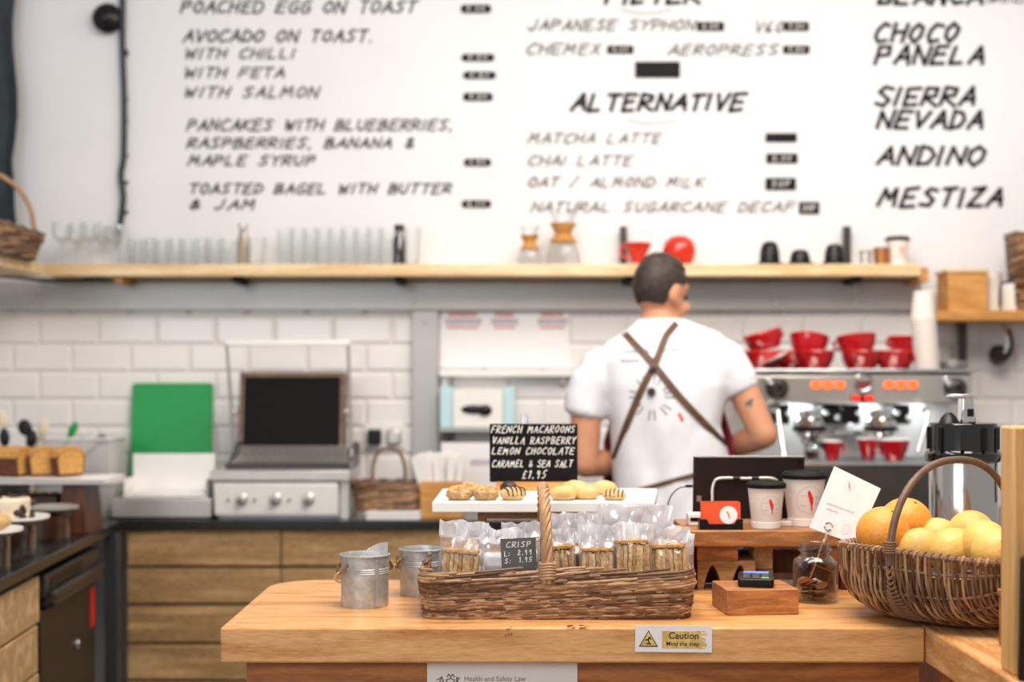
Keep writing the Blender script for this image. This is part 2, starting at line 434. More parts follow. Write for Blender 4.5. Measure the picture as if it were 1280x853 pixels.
# hand-painted menu
menu = [ # text, x0, x1, baseline, height, ink, stroke width, gap
 ('POACHED EGG ON TOAST', 226, 520, 16, 15, 'ink2', .0085), ('AVOCADO ON TOAST.', 229, 466, 52, 14, 'ink2', .0085),
 ('WITH CHILLI', 231, 368, 73, 12, 'ink2', .0075), ('WITH FETA', 230, 355, 97, 12, 'ink2', .0075), ('WITH SALMON', 230, 398, 122, 13, 'ink2', .0075),
 ('PANCAKES WITH BLUEBERRIES,', 234, 566, 163, 13, 'ink2', .0078), ('RASPBERRIES, BANANA &', 234, 517, 185, 12, 'ink2', .0078), ('MAPLE SYRUP', 235, 393, 207, 12, 'ink2', .0078),
 ('TOASTED BAGEL WITH BUTTER', 236, 564, 242, 12, 'ink2', .0078), ('& JAM', 236, 318, 262, 12, 'ink2', .0078),
 ('FILTER', 756, 875, 4, 20, 'ink', .0155),
 ('JAPANESE SYPHON', 660, 868, 38, 13, 'ink3', .0085), ('V60', 943, 980, 40, 13, 'ink3', .0085), ('CHEMEX', 658, 750, 68, 13, 'ink3', .0085), ('AEROPRESS', 835, 972, 69, 13, 'ink3', .0085),
 ('ALTERNATIVE', 715, 930, 138, 20, 'ink', .0155),
 ('MATCHA LATTE', 660, 826, 179, 12, 'ink3', .0078), ('CHAI LATTE', 660, 790, 207, 12, 'ink3', .0078), ('OAT / ALMOND MILK', 660, 880, 234, 12, 'ink3', .0078), ('NATURAL SUGARCANE DECAF', 664, 992, 265, 12, 'ink3', .0078),
 ('BLANCA', 1097, 1228, 5, 20, 'ink', .0155), ('(WHITE)', 1233, 1280, 3, 12, 'ink2', .006),
 ('CHOCO', 1092, 1197, 52, 22, 'ink', .0155), ('PANELA', 1094, 1230, 80, 22, 'ink', .0155), ('SIERRA', 1094, 1218, 132, 22, 'ink', .0155), ('NEVADA', 1096, 1228, 160, 21, 'ink', .0155),
 ('ANDINO', 1096, 1229, 206, 22, 'ink', .0155), ('MESTIZA', 1098, 1252, 258, 22, 'ink', .0155)]
for t, x0, x1, yb, h, ik, w in menu:
    o = lettering(t, x0, x1, yb, h, DW, M[ik], w, wall, slant=.28, jit=.05, gap=.2)
mb = MB()
for x0, x1, y in ((775, 840, 12), (785, 845, 150)):        # brush flourishes under the two headings
    pts = [(X(x0+(x1-x0)*i/10, DW), Z(y+math.sin(i/10*PI)*5, DW)) for i in range(11)]
    ribbon(mb, pts, .004, lambda u, v: (u, DW-.0015, v))
mb.build('lettering', M['ink3'], wall, smooth=False)

# price plates: black slips on the wall
plates = [(576, 614, 11, 10, '5.80', 'poached egg line'), (577, 618, 72, 9, '5.50', 'avocado and chilli line'), (579, 620, 94, 9, '6.20', 'line ending in feta'), (579, 616, 121, 10, '7.20', 'line ending in salmon'),
 (580, 614, 203, 9, '6.50', 'maple syrup line'), (577, 614, 255, 9, '2.80', 'bagel and jam line'),
 (871, 905, 33, 11, '4.50', 'syphon coffee line'), (980, 1011, 33, 11, '3.20', 'V60 line'), (759, 792, 62, 10, '4.00', 'line ending in chemex'), (979, 1012, 62, 10, '3.20', 'aeropress line'),
 (794, 850, 87, 20, '', 'widest plate above the ALTERNATIVE heading'), (957, 996, 172, 11, '', 'matcha latte line'), (958, 997, 198, 12, '2.80', 'chai latte line'), (957, 995, 230, 15, '30P', 'almond milk line'), (999, 1024, 260, 15, '20P', 'sugarcane decaf line')]
for x0, x1, yc, h, t, lab in plates:
    D = DW-.004; w = (x1-x0)/F*D; hh = h/F*D; c = at((x0+x1)/2, yc, D)
    pts = []
    rr = min(hh*.45, .012) if x0 < 640 else .003
    for sx, sz, a0 in ((1, 1, 0), (-1, 1, 90), (-1, -1, 180), (1, -1, 270)):
        for k in range(4):
            a = math.radians(a0+k*30); pts.append((sx*(w/2-rr)+rr*math.cos(a), sz*(hh/2-rr)+rr*math.sin(a)))
    th = thing('price_plate', (c.x, DW, c.z), ('blank black plate, the ' + lab) if 'widest' in lab else ('%sblack price plate on the white wall beside the %s' % ('blank ' if not t else '', lab)), 'price plate', 'price plates on the menu wall')
    MB().prism(pts, -.006, -.0005, 'y').build('plate', M['blackmatte'], th, smooth=False)
    if t:
        tm = MB()
        for l in strokes(t, w*.6, hh*.5, .1, .03, random.Random(3)): ribbon(tm, l, .004, lambda u, v: (u-w*.3, -.0068, v-hh*.25))
        tm.build('lettering', M['chalk'], th, smooth=False)

# ================================================================== RAIL, POSTS, LONG SHELF
D0 = 5.18
r = thing('wall_rail', (X(570, D0), DW, Z(388, D0)), 'wide grey metal rail along the wall under the long shelf', 'rail')
def wbox(mb, px0, px1, py0, py1, d0, d1, o, m=0):
    """box given by its front outline in pixels at depth d0, relative to o"""
    mb.box(X(px0, d0)-o[0], d0-o[1], Z(py1, d0)-o[2], X(px1, d0)-o[0], d1-o[1], Z(py0, d0)-o[2], m); return mb
mb = MB(); wbox(mb, -80, 1152, 352, 388, D0, DW-.012, r.location)
mb.build('rail_body', M['railsteel'], r, bevel=.003)
for px in (48, 517, 970, 1070):
    for py in (363, 379):
        p = at(px, py, D0)-r.location; MB().ell((p.x, p.y-.001, p.z), (.007, .004, .007), nu=10, nv=6).build('bolt', M['steel'], r)
p = thing('wall_post', (X(531, D0), DW-.02, .92), 'upright grey metal post beside the notices on the tiled wall', 'post')
mb = MB(); wbox(mb, 515, 548, 388.5, 634, D0, DW-.016, p.location); mb.build('post_body', M['railsteel'], p, bevel=.003)
for py in (402, 620):
    q = at(531, py, D0)-p.location; MB().ell((q.x, q.y-.001, q.z), (.007, .004, .007), nu=10, nv=6).build('bolt', M['steel'], p)

DS = 5.0
sh = thing('long_shelf', (X(607, DS), DW, Z(345, DS)), 'long pale wooden shelf under the painted menu', 'shelf')
ZS = Z(330, DS)                           # shelf top height
MB().box(X(56, DS)-sh.location.x, DS-DW, Z(345, DS)-sh.location.z, X(1152, DS)-sh.location.x, -.001, ZS-sh.location.z).build('board', M['shelf'], sh, bevel=.003)
MB().box(X(1150, DS)-sh.location.x, DS-DW+.02, Z(352, DS)-sh.location.z, X(1163, DS)-sh.location.x, -.001, Z(334, DS)-sh.location.z).build('end_cap', M['ply'], sh, bevel=.002)
for px in (155, 300, 500, 785, 1066):
    x = X(px, 5.1)-sh.location.x
    m = MB().box(x-.014, -.2, -.022, x+.014, -.001, -.0005)
    m.build('bracket', M['blackmatte'] if px > 200 else M['ply'], sh)
for px in (780, 1061):
    x = X(px, 5.16)-sh.location.x
    MB().box(x-.013, -.05, ZS-sh.location.z+.0005, x+.013, -.022, Z(282, 5.16)-sh.location.z).build('bracket', M['darksteel'], sh, bevel=.002)

# side shelf on the left with a wicker basket
s2 = thing('side_shelf', (-1.85, 4.5, Z(345, DS)), 'pale wooden shelf end at the left edge, below the wicker basket', 'shelf')
MB().box(-.25, -.3, 0, .206, .5, ZS-s2.location.z).build('board', M['shelf'], s2, bevel=.003)
MB().box(-.25, .66, -.06, -.1, .70, 0).build('bracket', M['darksteel'], s2)

# dark hanging cloth at far left, cable and buzzer
mb = MB(); n = 10; ringsv = []
for k in range(16):
    z = 3.1-k*.084; wv = .0
    ring = []
    for i in range(2*n):
        s_ = i if i < n else 2*n-1-i; u = s_/(n-1)
        x = -2.1+u*(.30+(.012*math.sin(k*.9)) + (.015 if k > 11 else 0)); y = 5.15+.02*math.sin(u*14+k*.2)+(-.012 if i < n else .0)
        ring.append((x, y, z))
    ringsv.append(ring)
mb.loft(ringsv); o = mb.build('curtain', M['teal'], None); tag(o, 'dark teal curtain hanging at the left edge behind the wicker basket', 'curtain')
o = mb = MB(); mb.ell((0, 0, 0), (.055, .03, .055)); mb.lathe([(.02, 0), (.03, .012), (.018, .02), (0, .02)], 16, T=tr(0, -.025, 0) @ rot('X', 90))
c = at(131, 20, 5.17); tag(mb.build('alarm_bell', M['black'], loc=(c.x, DW-.03, c.z)), 'round black bell fixed high on the wall beside a cable', 'bell')
pts = [at(x, y, DW-.02) for x, y in ((152, -60), (153, 0), (153, 60), (155, 120), (155, 170), (154, 200), (151, 220), (154, 245), (152, 268), (150, 282))]
o = pts[-1]; th = thing('hanging_cable', o, 'black cable hanging down the white wall left of the menu', 'cable')
MB().tube([p-o for p in catmull(pts, 6)], .011, 8).build('cord', M['cable'], th)
MB().tube([Vector((0, 0, .0)), Vector((0, 0, -.02)), Vector((0, 0, -.035))], [.012, .012, .008], 10).build('plug', M['chrome'], th)
mb = MB()
for y in (64, 68, 124, 152, 195, 228, 265):
    q = at(156, y, DW-.012)-o; MB().cbox(q, (.022, .014, .008)).build('clip', M['blackmatte'], th)
pts = [at(x, y, 5.08) for x, y in ((-30, 344), (10, 346), (60, 350.5), (100, 350.5), (125, 348), (138, 344.5))]
tag(MB().tube([p-pts[2] for p in catmull(pts, 8)], .007, 8).build('loose_cable', M['cable'], loc=pts[2]), 'black cable sagging just under the left end of the long shelf', 'cable')

# ---- glassware on the long shelf
def wineglass():
    t = thing('wine_glass', (0, 0, 0), '', 'glass', 'wine glasses on the long shelf')
    b = [(.032, .0), (.032, .002), (.006, .006), (.0035, .012), (.0035, .07), (.012, .08), (.032, .10), (.038, .125), (.034, .155), (.0325, .155), (.0365, .125), (.03, .102), (0, .082)]
    MB().lathe(b, 24).build('bowl_and_stem', M['glass'], t); return t
def tumbler(h, r, name='tumbler', grp='tumblers on the long shelf'):
    t = thing(name, (0, 0, 0), '', 'glass', grp)
    MB().lathe([(0, 0), (r*.82, 0), (r, h), (r-.0025, h), (r*.8, .008), (0, .008)], 24).build('glass_wall', M['glass'], t); return t
ords = ['leftmost', 'second', 'third', 'fourth', 'fifth', 'sixth', 'seventh', 'eighth', 'ninth', 'tenth', 'eleventh', 'twelfth', 'thirteenth']
g = wineglass(); used = []
for i, (px, D) in enumerate([(78, 5.09), (96, 5.16), (113, 5.07), (129, 5.15), (143, 5.17)]):
    place(g, used, (X(px, D), D, ZS), '%s stemmed wine glass of the row right of the wicker basket' % ords[i])
g = tumbler(.098, .038); used = []
for i, px in enumerate([158, 172, 187, 203, 219, 236, 252, 268, 284, 320]):
    D = 5.08 if i % 2 else 5.16
    place(g, used, (X(px, D), D, ZS), '%s low clear tumbler on the shelf, counting from the wine glasses' % ords[i] if i < 9 else 'low clear tumbler standing just right of the capped glass bottle')
g = tumbler(.135, .033, 'tall_glass', 'tall glasses on the long shelf'); used = []
for i, px in enumerate([357, 373, 389, 404, 421, 437, 453, 469, 484, 515]):
    D = 5.07 if i % 2 else 5.16
    place(g, used, (X(px, D), D, ZS), '%s tall clear glass of the shelf middle row' % ords[i] if i < 9 else 'tall clear glass standing just right of the brown-capped bottle')
def bottle(px, h, capm, label):
    t = thing('glass_bottle', (X(px, 5.03), 5.03, ZS), label, 'bottle')
    r = .024
    MB().lathe([(0, 0), (r, 0), (r, h*.6), (r*.6, h*.78), (r*.55, h*.9), (r*.45, h*.9), (r*.5, h*.78), (r*.9, h*.6), (r*.9, .005), (0, .005)], 20).build('bottle_glass', M['tintglass'] if capm != 'steel' else M['glassjar'], t)
    MB().lathe([(0, h*.86), (r*.75, h*.86), (r*.75, h), (0, h)], 16).build('cap', M[capm], t); return t
bottle(304, .145, 'steel', 'clear glass bottle with silver cap among the low tumblers'); bottle(499, .14, 'choc', 'slim glass bottle with dark brown cap beside the tall glasses')

# chemex brewers
for px, h, top, lab, sc_ in ((704, .0, 277, 'larger hourglass glass coffee brewer with wooden collar', 1.0), (662, 0, 287, 'smaller hourglass glass coffee brewer with wooden collar', .72)):
    t = thing('coffee_brewer', (X(px, 5.1), 5.1, ZS), lab, 'coffee brewer')
    pr = [(0, 0), (.062, 0), (.066, .02), (.05, .075), (.024, .115), (.024, .125), (.055, .2)]
    pr = [(a*sc_, b*sc_) for a, b in pr]
    MB().lathe(pr+[(a-.002, b) for a, b in pr[::-1][:-1]]+[(0, .003)], 28).build('glass_body', M['glass'], t)
    k = sc_
    MB().lathe([(.033*k, .085*k), (.052*k, .085*k), (.04*k, .1*k), (.03*k, .115*k), (.038*k, .135*k), (.05*k, .152*k), (.04*k, .152*k), (.026*k, .118*k), (.033*k, .085*k)], 24).build('wooden_collar', M['ply'], t)

# coffee things right of centre
c = at(797, 327, 5.1); t = thing('coffee_dripper', (c.x, 5.1, ZS), 'orange-red coffee dripper cone on the shelf', 'coffee dripper')
MB().lathe([(.03, 0), (.046, .004), (.046, .01), (.022, .014), (.026, .03), (.052, .082), (.049, .082), (.022, .03), (0, .02)], 28).build('cone', M['redorange'], t)
MB().tube(catmull([(-.03, 0, .035), (-.05, 0, .032), (-.062, 0, .055), (-.056, 0, .072), (-.045, 0, .07)], 6), .005, 8).build('handle', M['redorange'], t)
t = thing('round_pot', (X(849, 5.1), 5.1, ZS), 'shiny round red ceramic pot on the shelf', 'pot')
MB().lathe([(0, 0), (.03, 0), (.05, .014), (.058, .04), (.06, .06), (.052, .088), (.03, .106), (0, .112)], 32).build('pot_body', M['redorange'], t)
for i, (px, w, h) in enumerate(((962, 26, 30), (1000, 26, 20), (1043, 26, 27))):
    D = 5.08; W = w/F*D; H = h/F*D
    t = thing('press_cap', (X(px, D), D, ZS), ['dark grey upturned cup, tallest and first of three on the shelf', 'low dark grey upturned cup, middle of three on the shelf', 'dark grey upturned cup next to the upright bracket'][i], 'cup', 'dark upturned cups')
    MB().lathe([(0, 0), (W*.72, 0), (W*.72, .007), (W*.5, .012), (W*.46, H*.6), (W*.36, H*.9), (W*.2, H), (0, H)], 24).build('dome', M['black'], t)
    MB().tube([(W*.46*math.cos(a*PI/6), W*.46*math.sin(a*PI/6), H*.5) for a in range(12)], .0025, 6, True).build('rim_band', M['darksteel'], t)
for i, (px, m, w, h) in enumerate(((1082, 'silver', 16, 18), (1102, 'coin', 20, 22))):
    D = 5.09; W = w/F*D; H = h/F*D
    t = thing('metal_beaker', (X(px, D), D, ZS), ['small silver metal beaker beside the bracket', 'copper-brown metal beaker next to the paper cup'][i], 'beaker')
    MB().lathe([(0, 0), (W*.45, 0), (W*.5, H), (W*.46, H), (W*.42, .004), (0, .004)], 22).build('cup_wall', M[m], t)
    MB().tube([(W*.5*math.cos(a*PI/8), W*.5*math.sin(a*PI/8), H) for a in range(16)], .002, 6, True).build('rim', M['brass'], t)

# paper cup builder (also used on the counter display)
def decal_on_cone(mb, polys, w, r0, r1, h, az):
    """stroke polylines (u,v in metres, v from the base) wrapped on a cone; az = facing angle"""
    def fn(u, v):
        r = r0+(r1-r0)*v/h+.0006; a = az+u/r
        return (r*math.cos(a), r*math.sin(a), v)
    for l in polys: ribbon(mb, l, w, fn)
def paper_cup(loc, h, rt, rb, label, lid='black', scale_logo=1., group=None):
    t = thing('takeaway_cup', loc, label, 'cup', group)
    hb = h*.9
    MB().lathe([(0, .003), (rb*.93, .003), (rb*.97, 0), (rb, .002), (rt, hb), (rt-.002, hb), (rb-.004, .004), (0, .004)], 40).build('cup_body', M['cup'], t)
    r1 = rb+(rt-rb)*.17+.0008; r0_ = rb+.0012
    MB().lathe([(r0_, .002), (r1, hb*.16), (r1-.001, hb*.165)], 40).build('sleeve_fold', M['white'], t)
    if lid:
        lp = MB().lathe([(rt-.001, hb-.004), (rt+.0035, hb-.004), (rt+.004, hb+.004), (rt+.001, hb+.006), (rt, hb+.0075), (rt-.003, h-.001), (rt-.007, h), (rt-.010, h-.003), (0, h-.004)], 40)
        L = lp.build('lid', M['blackmatte'] if lid == 'black' else M['darksteel'], t)
        MB().lathe([(0, h-.004), (.006, h-.004), (.005, h-.0015), (0, h-.0015)], 12, c=(0, -rt*.6, 0)).build('sip_tab', M['black'], L)
    s_ = scale_logo; cy = hb*.55; az = -PI/2+.12
    ring = [(.021*s_*math.cos(a*PI/18), cy+.021*s_*math.sin(a*PI/18)) for a in range(37)]
    mb = MB(); decal_on_cone(mb, [ring], .0007*s_, rb, rt, hb, az)
    for (u, v, ww) in ((-.014, .007, .008), (-.015, -.009, .009), (.008, .004, .007), (.009, -.006, .007)):
        decal_on_cone(mb, [[(u*s_, cy+v*s_), ((u+ww)*s_, cy+v*s_)]], .0012*s_, rb, rt, hb, az)
    mb.build('printed_ring', M['lilac'], t, smooth=False)
    bird = [(-.0045, .015), (-.001, .0145), (.002, .008), (.0045, .003), (.005, -.004), (.0035, -.009), (.004, -.017), (.0018, -.017), (.001, -.0085), (-.0015, -.001), (-.0045, .008)]
    mb = MB(); r_ = lambda v: rb+(rt-rb)*v/hb+.0009
    vs = []
    for u, v in bird:
        vv = cy+v*s_; R = r_(vv); a = az+.02+u*s_/R; vs.append((R*math.cos(a), R*math.sin(a), vv))
    mb.add(vs, [list(range(len(vs)))]); mb.build('red_bird_mark', M['logored'], t, smooth=False)
    return t
paper_cup((X(1122, 5.1), 5.1, ZS), .105, .041, .03, 'white paper cup with dark lid at the right end of the long shelf')

# ================================================================== RIGHT SHELF
D = 4.95; zt2 = Z(388, D); zb2 = Z(401, D)
t = thing('corner_shelf', (1.85, DW, zb2), 'short orange-brown wooden shelf at the right edge of the wall', 'shelf')
MB().box(X(1170, D)-1.85, D-DW, 0, .62, -.016, zt2-zb2).build('board', M['ply'], t, bevel=.003)
x = X(1208, 5.15)-1.85
MB().box(x-.012, -.05, Z(462, 5.15)-zb2, x+.012, -.018, -.0005).build('bracket', M['darksteel'], t, bevel=.002)
t = thing('wooden_box', (X(1202, 5.06), 5.06, zt2), 'square pale wooden box standing on the corner shelf', 'box')
w = 50/F*5.06; h = zt2; H = (388-338)/F*5.0
MB().box(-w*.48, -.07, 0, w*.48, .07, H-.006).build('box_body', M['ply'], t, bevel=.003)
MB().box(-w*.52, -.076, H-.006, w*.52, .076, H+.006).build('lid', M['shelf'], t, bevel=.003)
MB().tube(catmull([(-.02, 0, H+.006), (-.014, 0, H+.02), (.01, 0, H+.022), (.02, 0, H+.006)], 6), .0015, 6).build('wire_handle', M['steel'], t)
def plain_cup(h, rt, rb, name, lab, loc, grp, m='cup'):
    t = thing(name, loc, lab, 'cup', grp)
    MB().lathe([(0, 0), (rb, 0), (rt, h), (rt+.002, h), (rt+.002, h-.004), (rt-.003, h-.002), (rb-.003, .003), (0, .003)], 24).build('cup_wall', M[m], t)
    return t
g = plain_cup(.085, .034, .026, 'stacked_cup', '', (0, 0, 0), 'white cups stacked on the corner shelf'); used = []
for k in range(6):
    place(g, used, (X(1240, 5.08), 5.08, zt2+k*.011), 'white paper cup in the corner shelf stack, %s' % ['at the bottom', 'second from bottom', 'third from bottom', 'fourth from bottom', 'fifth from bottom', 'topmost with its side showing'][k])
t = thing('enamel_mug', (X(1268, 5.05), 5.05, zt2), 'white enamel mug with dark rim beside the cup stack', 'mug')
MB().lathe([(0, 0), (.044, 0), (.046, .004), (.046, .1), (.043, .1), (.043, .005), (0, .005)], 30).build('mug_body', M['white'], t)
MB().tube([(.0455*math.cos(a*PI/12), .0455*math.sin(a*PI/12), .102) for a in range(24)], .004, 8, True).build('rim', M['black'], t)
MB().tube(catmull([(-.044, 0, .098), (-.05, 0, .09), (-.05, 0, .03), (-.045, 0, .02)], 6), .004, 8).build('handle', M['black'], t)
# hanging ladle and basket at the right edge
t = thing('portafilter', (X(1262, 5.1), 5.15, zb2-.001), 'chrome and black coffee scoop hanging below the corner shelf', 'scoop')
MB().tube([(.0, 0, 0), (.0, 0, -.03), (.005, -.01, -.07), (-.005, -.015, -.11)], [.012, .014, .012, .010], 12).build('handle', M['chrome'], t)
MB().lathe([(0, -.02), (.03, -.02), (.036, .0), (.036, .018), (.031, .018), (.03, 0), (0, -.012)], 24, T=tr(-.03, -.02, -.12) @ rot('X', 55)).build('bowl', M['darksteel'], t)
MB().tube(catmull([(.015, 0, -.02), (.022, -.01, -.07), (.01, -.015, -.12), (-.03, -.02, -.15)], 6), .006, 8).build('rim_wire', M['blackmatte'], t)

# ================================================================== BASKET BUILDERS
def roundrect(hw, hd, r, n=160):
    L = [2*(hw-r), PI*r/2, 2*(hd-r), PI*r/2]*2; tot = sum(L); out = []
    segs = [((-hw+r, -hd), (1, 0), None), ((hw-r, -hd+r), -90, 1), ((hw, -hd+r), (0, 1), None), ((hw-r, hd-r), 0, 1), ((hw-r, hd), (-1, 0), None), ((-hw+r, hd-r), 90, 1), ((-hw, hd-r), (0, -1), None), ((-hw+r, -hd+r), 180, 1)]
    for i in range(n):
        s_ = tot*i/n; k = 0
        while s_ > L[k] and k < 7: s_ -= L[k]; k += 1
        p, d, arc = segs[k]
        if arc is None:
            pos = (p[0]+d[0]*s_, p[1]+d[1]*s_); nn = (d[1], -d[0])
        else:
            a = math.radians(d)+s_/r; nn = (math.cos(a), math.sin(a)); pos = (p[0]+r*nn[0], p[1]+r*nn[1])
        out.append((Vector((pos[0], pos[1])), Vector(nn)))
    return out, tot
def rodweave(mb, path, tot, rows, zfun, offfun, rr, rodlen, rnd, mats=3, slope=.006, stakes=.03, amp=.003, per=None):
    n = len(path)
    for k in range(rows):
        cnt = per or max(4, int(tot/rodlen*2))
        for c in range(cnt):
            st = (c+rnd.random()*.5)/cnt*n; ln = int(rodlen*(.7+.6*rnd.random())/tot*n); pts = []; R = []
            ph = rnd.random()*6; sl = slope*(.5+rnd.random())
            for j in range(0, ln+1, 2):
                i = (st+j) % n; i0 = int(i) % n; u = j/max(1, ln)
                p, nn = path[i0]; off = offfun(k)+amp*math.sin(PI*(tot*i/n)/stakes+k*PI)+rnd.uniform(-.0004, .0004)+(u-.5)*.004
                q = p+nn*off; pts.append((q.x, q.y, zfun(k)+(u-.5)*sl*2+rnd.uniform(-.0006, .0006))); R.append(rr*(.75+.35*math.sin(PI*min(1, u+.15)))*(.85+.3*rnd.random()/2))
            if len(pts) > 2: mb.tube(pts, R, 6, m=rnd.choice([0, 1, 1, 1, 2, 2]))
WM = [M['w1'], M['w2'], M['w3']]
def small_basket(name, loc, hw, hd, H, label, handle_h, rz=0, flare=.01, hx=None, hmat='w3', hr=.006):
    t = thing(name, loc, label, 'basket', rz=rz)
    rnd = random.Random(len(label)); mb = MB()
    path, tot = roundrect(hw, hd, min(hw, hd)*.6, 90)
    rows = max(4, int(H/.009))
    rodweave(mb, path, tot, rows, lambda k: .006+k*(H-.006)/rows, lambda k: flare*k/rows, .0052, .16, rnd, amp=.002)
    mb.prism([(p.x*.97, p.y*.97) for p, n_ in path[::3]], .001, .006, m=0)
    rings = []
    for z, o_ in ((.004, -.004), (H, flare-.004), (H, flare-.007), (.006, -.007)): rings.append([(p.x+n_.x*o_, p.y+n_.y*o_, z) for p, n_ in path[::2]])
    mb.loft(rings)
    mb.build('wicker_body', WM, t)
    rm = MB(); rm.tube([(p.x+n_.x*flare, p.y+n_.y*flare, H+.003*math.sin(i*.8)) for i, (p, n_) in enumerate(path)], .006, 6, True, 1)
    rm.build('rim', WM, t)
    if handle_h:
        hx = hx or hw*.5
        MB().tube(catmull([(-hx, 0, H-.01), (-hx*.98, 0, H+handle_h*.5), (-hx*.6, 0, H+handle_h*.92), (0, 0, H+handle_h), (hx*.6, 0, H+handle_h*.92), (hx*.98, 0, H+handle_h*.5), (hx, 0, H-.01)], 6), hr, 8).build('handle', M[hmat], t)
    return t
b = small_basket('wicker_basket', (-1.72, 4.58, ZS), .11, .28, .085, 'brown wicker basket on the side shelf at the left edge', .0, flare=.03)
b.rotation_euler = (0, 0, 0)
pts = catmull([(.13, .16, .08), (.115, .15, .17), (.07, .13, .24), (0, .1, .27), (-.09, .1, .2), (-.12, .1, .08)], 6)
MB().tube(pts, .0085, 8).build('handle', M['w3'], b)
small_basket('wicker_basket', (X(1297, 5.0), 5.02, zt2), .07, .08, .27, 'tall wicker basket cut off by the right edge above the corner shelf', 0, flare=.02)

# ================================================================== NOTICES AND DISPENSER ON THE WALL
DT = DW-.016
t = thing('wall_notices', (X(631, DT), DT, Z(460, DT)), 'white sheet of notices with pink headings on the tiles', 'notice')
mb = MB(); o = t.location
wbox(mb, 550, 712, 389, 459, DT-.004, DT-.0005, o); mb.build('sheet', M['paper'], t)
for x0, x1 in ((560, 596), (618, 642), (676, 704)):
    wbox(MB(), x0, x1, 391, 396, DT-.005, DT-.004, o).build('pink_heading', M['pink'], t)
    wbox(MB(), x0-1, x1+2, 408, 411, DT-.005, DT-.004, o).build('pink_heading', M['pink'], t)
    wbox(MB(), x0-4, x1+6, 398, 406, DT-.005, DT-.004, o).build('printed_text', M['lilac'], t)
t = thing('wall_ledge', (X(631, DT), DT, Z(471, DT)), 'narrow white ledge under the notices', 'ledge')
mb = MB(); wbox(mb, 549, 716, 462, 471, DT-.06, DT-.0005, t.location); mb.build('ledge_board', M['white'], t, bevel=.002)
wbox(MB(), 552, 560, 471.5, 484, DT-.03, DT-.0005, t.location).build('bracket', M['steel'], t); wbox(MB(), 700, 708, 471.5, 480, DT-.03, DT-.0005, t.location).build('bracket', M['steel'], t)
t = thing('utility_shelf', (X(600, DT), DT, Z(539, DT)), 'thin grey shelf holding the white dispenser box', 'shelf')
mb = MB(); wbox(mb, 549, 652, 535, 540, DT-.13, DT-.0005, t.location); mb.build('shelf_board', M['railsteel'], t, bevel=.001)
mb = MB(); wbox(mb, 552, 560, 540.5, 552, DT-.08, DT-.0005, t.location); mb.build('bracket', M['darksteel'], t)
zsh = Z(535, DT-.13)
t = thing('dispenser_box', (X(597, DT-.1), DT-.06, zsh), 'white dispenser box with pale blue ends and a black slot', 'dispenser')
dd = DT-.11; o = t.location; mb = MB()
mb.box(X(566, dd)-o.x, -.05, .0005, X(629, dd)-o.x, .05, Z(487, dd)-o.z); mb.build('box_body', M['white'], t, bevel=.003)
for x0, x1 in ((550, 565.5), (629.5, 643)):
    MB().box(X(x0, dd)-o.x, -.052, .0005, X(x1, dd)-o.x, .05, Z(484, dd)-o.z).build('end_panel', M['paleblue'], t, bevel=.002)
mb = MB(); c = at(592, 512, dd)-o
mb.ell((c.x, -.052, c.z), (.045, .012, .016)); mb.ell((c.x+.04, -.055, c.z-.003), (.026, .014, .02)); mb.build('slot', M['black'], t)
t = thing('under_shelf_box', (X(597, DT-.05), DT-.055, .92), 'white paper towel pack on the worktop under the utility shelf', 'box')
MB().box(-.13, -.05, 0, .07, .05, Z(552, DT)-.92).build('pack', M['paper'], t, bevel=.004)
MB().box(-.13, -.0515, .16, .07, -.05, .18).build('band', M['lilac'], t)
t = thing('squeeze_bottle', (X(656, 5.05), 5.05, .92), 'slim white bottle standing behind the chalkboard', 'bottle')
MB().lathe([(0, 0), (.022, 0), (.022, .24), (.012, .27), (.012, .3), (0, .3)], 16).build('bottle_body', M['white'], t); MB().lathe([(0, .3), (.013, .3), (.01, .34), (0, .345)], 12).build('cap', M['chrome'], t)

# ================================================================== BACK WORKTOP AND PLANKS
YB = 4.715
t = thing('back_worktop', (0, YB, .89), 'black stone worktop along the tiled back wall', 'worktop')
MB().box(-1.95, 0, 0, .72, DT-YB-.001, .03).build('slab', M['worktop'], t, bevel=.002)
t = thing('plank_cabinet', (-.3, YB+.02, 0), 'cabinet front of brown scaffold planks below the back worktop', 'cabinet')
z = .888; rnd = random.Random(2)
for k, hgt in enumerate((.13, .125, .13, .125, .12, .12, .11)):
    for x0, x1 in ((-1.283, X(351, YB+.02)-.002), (X(351, YB+.02)+.002, .70)):
        MB().box(x0+.3, rnd.uniform(0, .004), z-hgt+.008, x1+.3, .03, z-.001).build('plank', M['plank'], t, bevel=.004)
    z -= hgt
MB().box(-1.2+.3, .032, 0, .7+.3, .45, .885).build('carcass', M['darkwood'], t)
t = thing('machine_counter', (1.3, 4.5, .0), 'dark counter under the espresso machine', 'counter')
MB().box(-.56, 0, .89, 1.0, DT-4.5-.001, .92).build('slab', M['worktop'], t, bevel=.002)
MB().box(-.55, .02, 0, .98, .6, .889).build('cabinet', M['darkwood'], t)

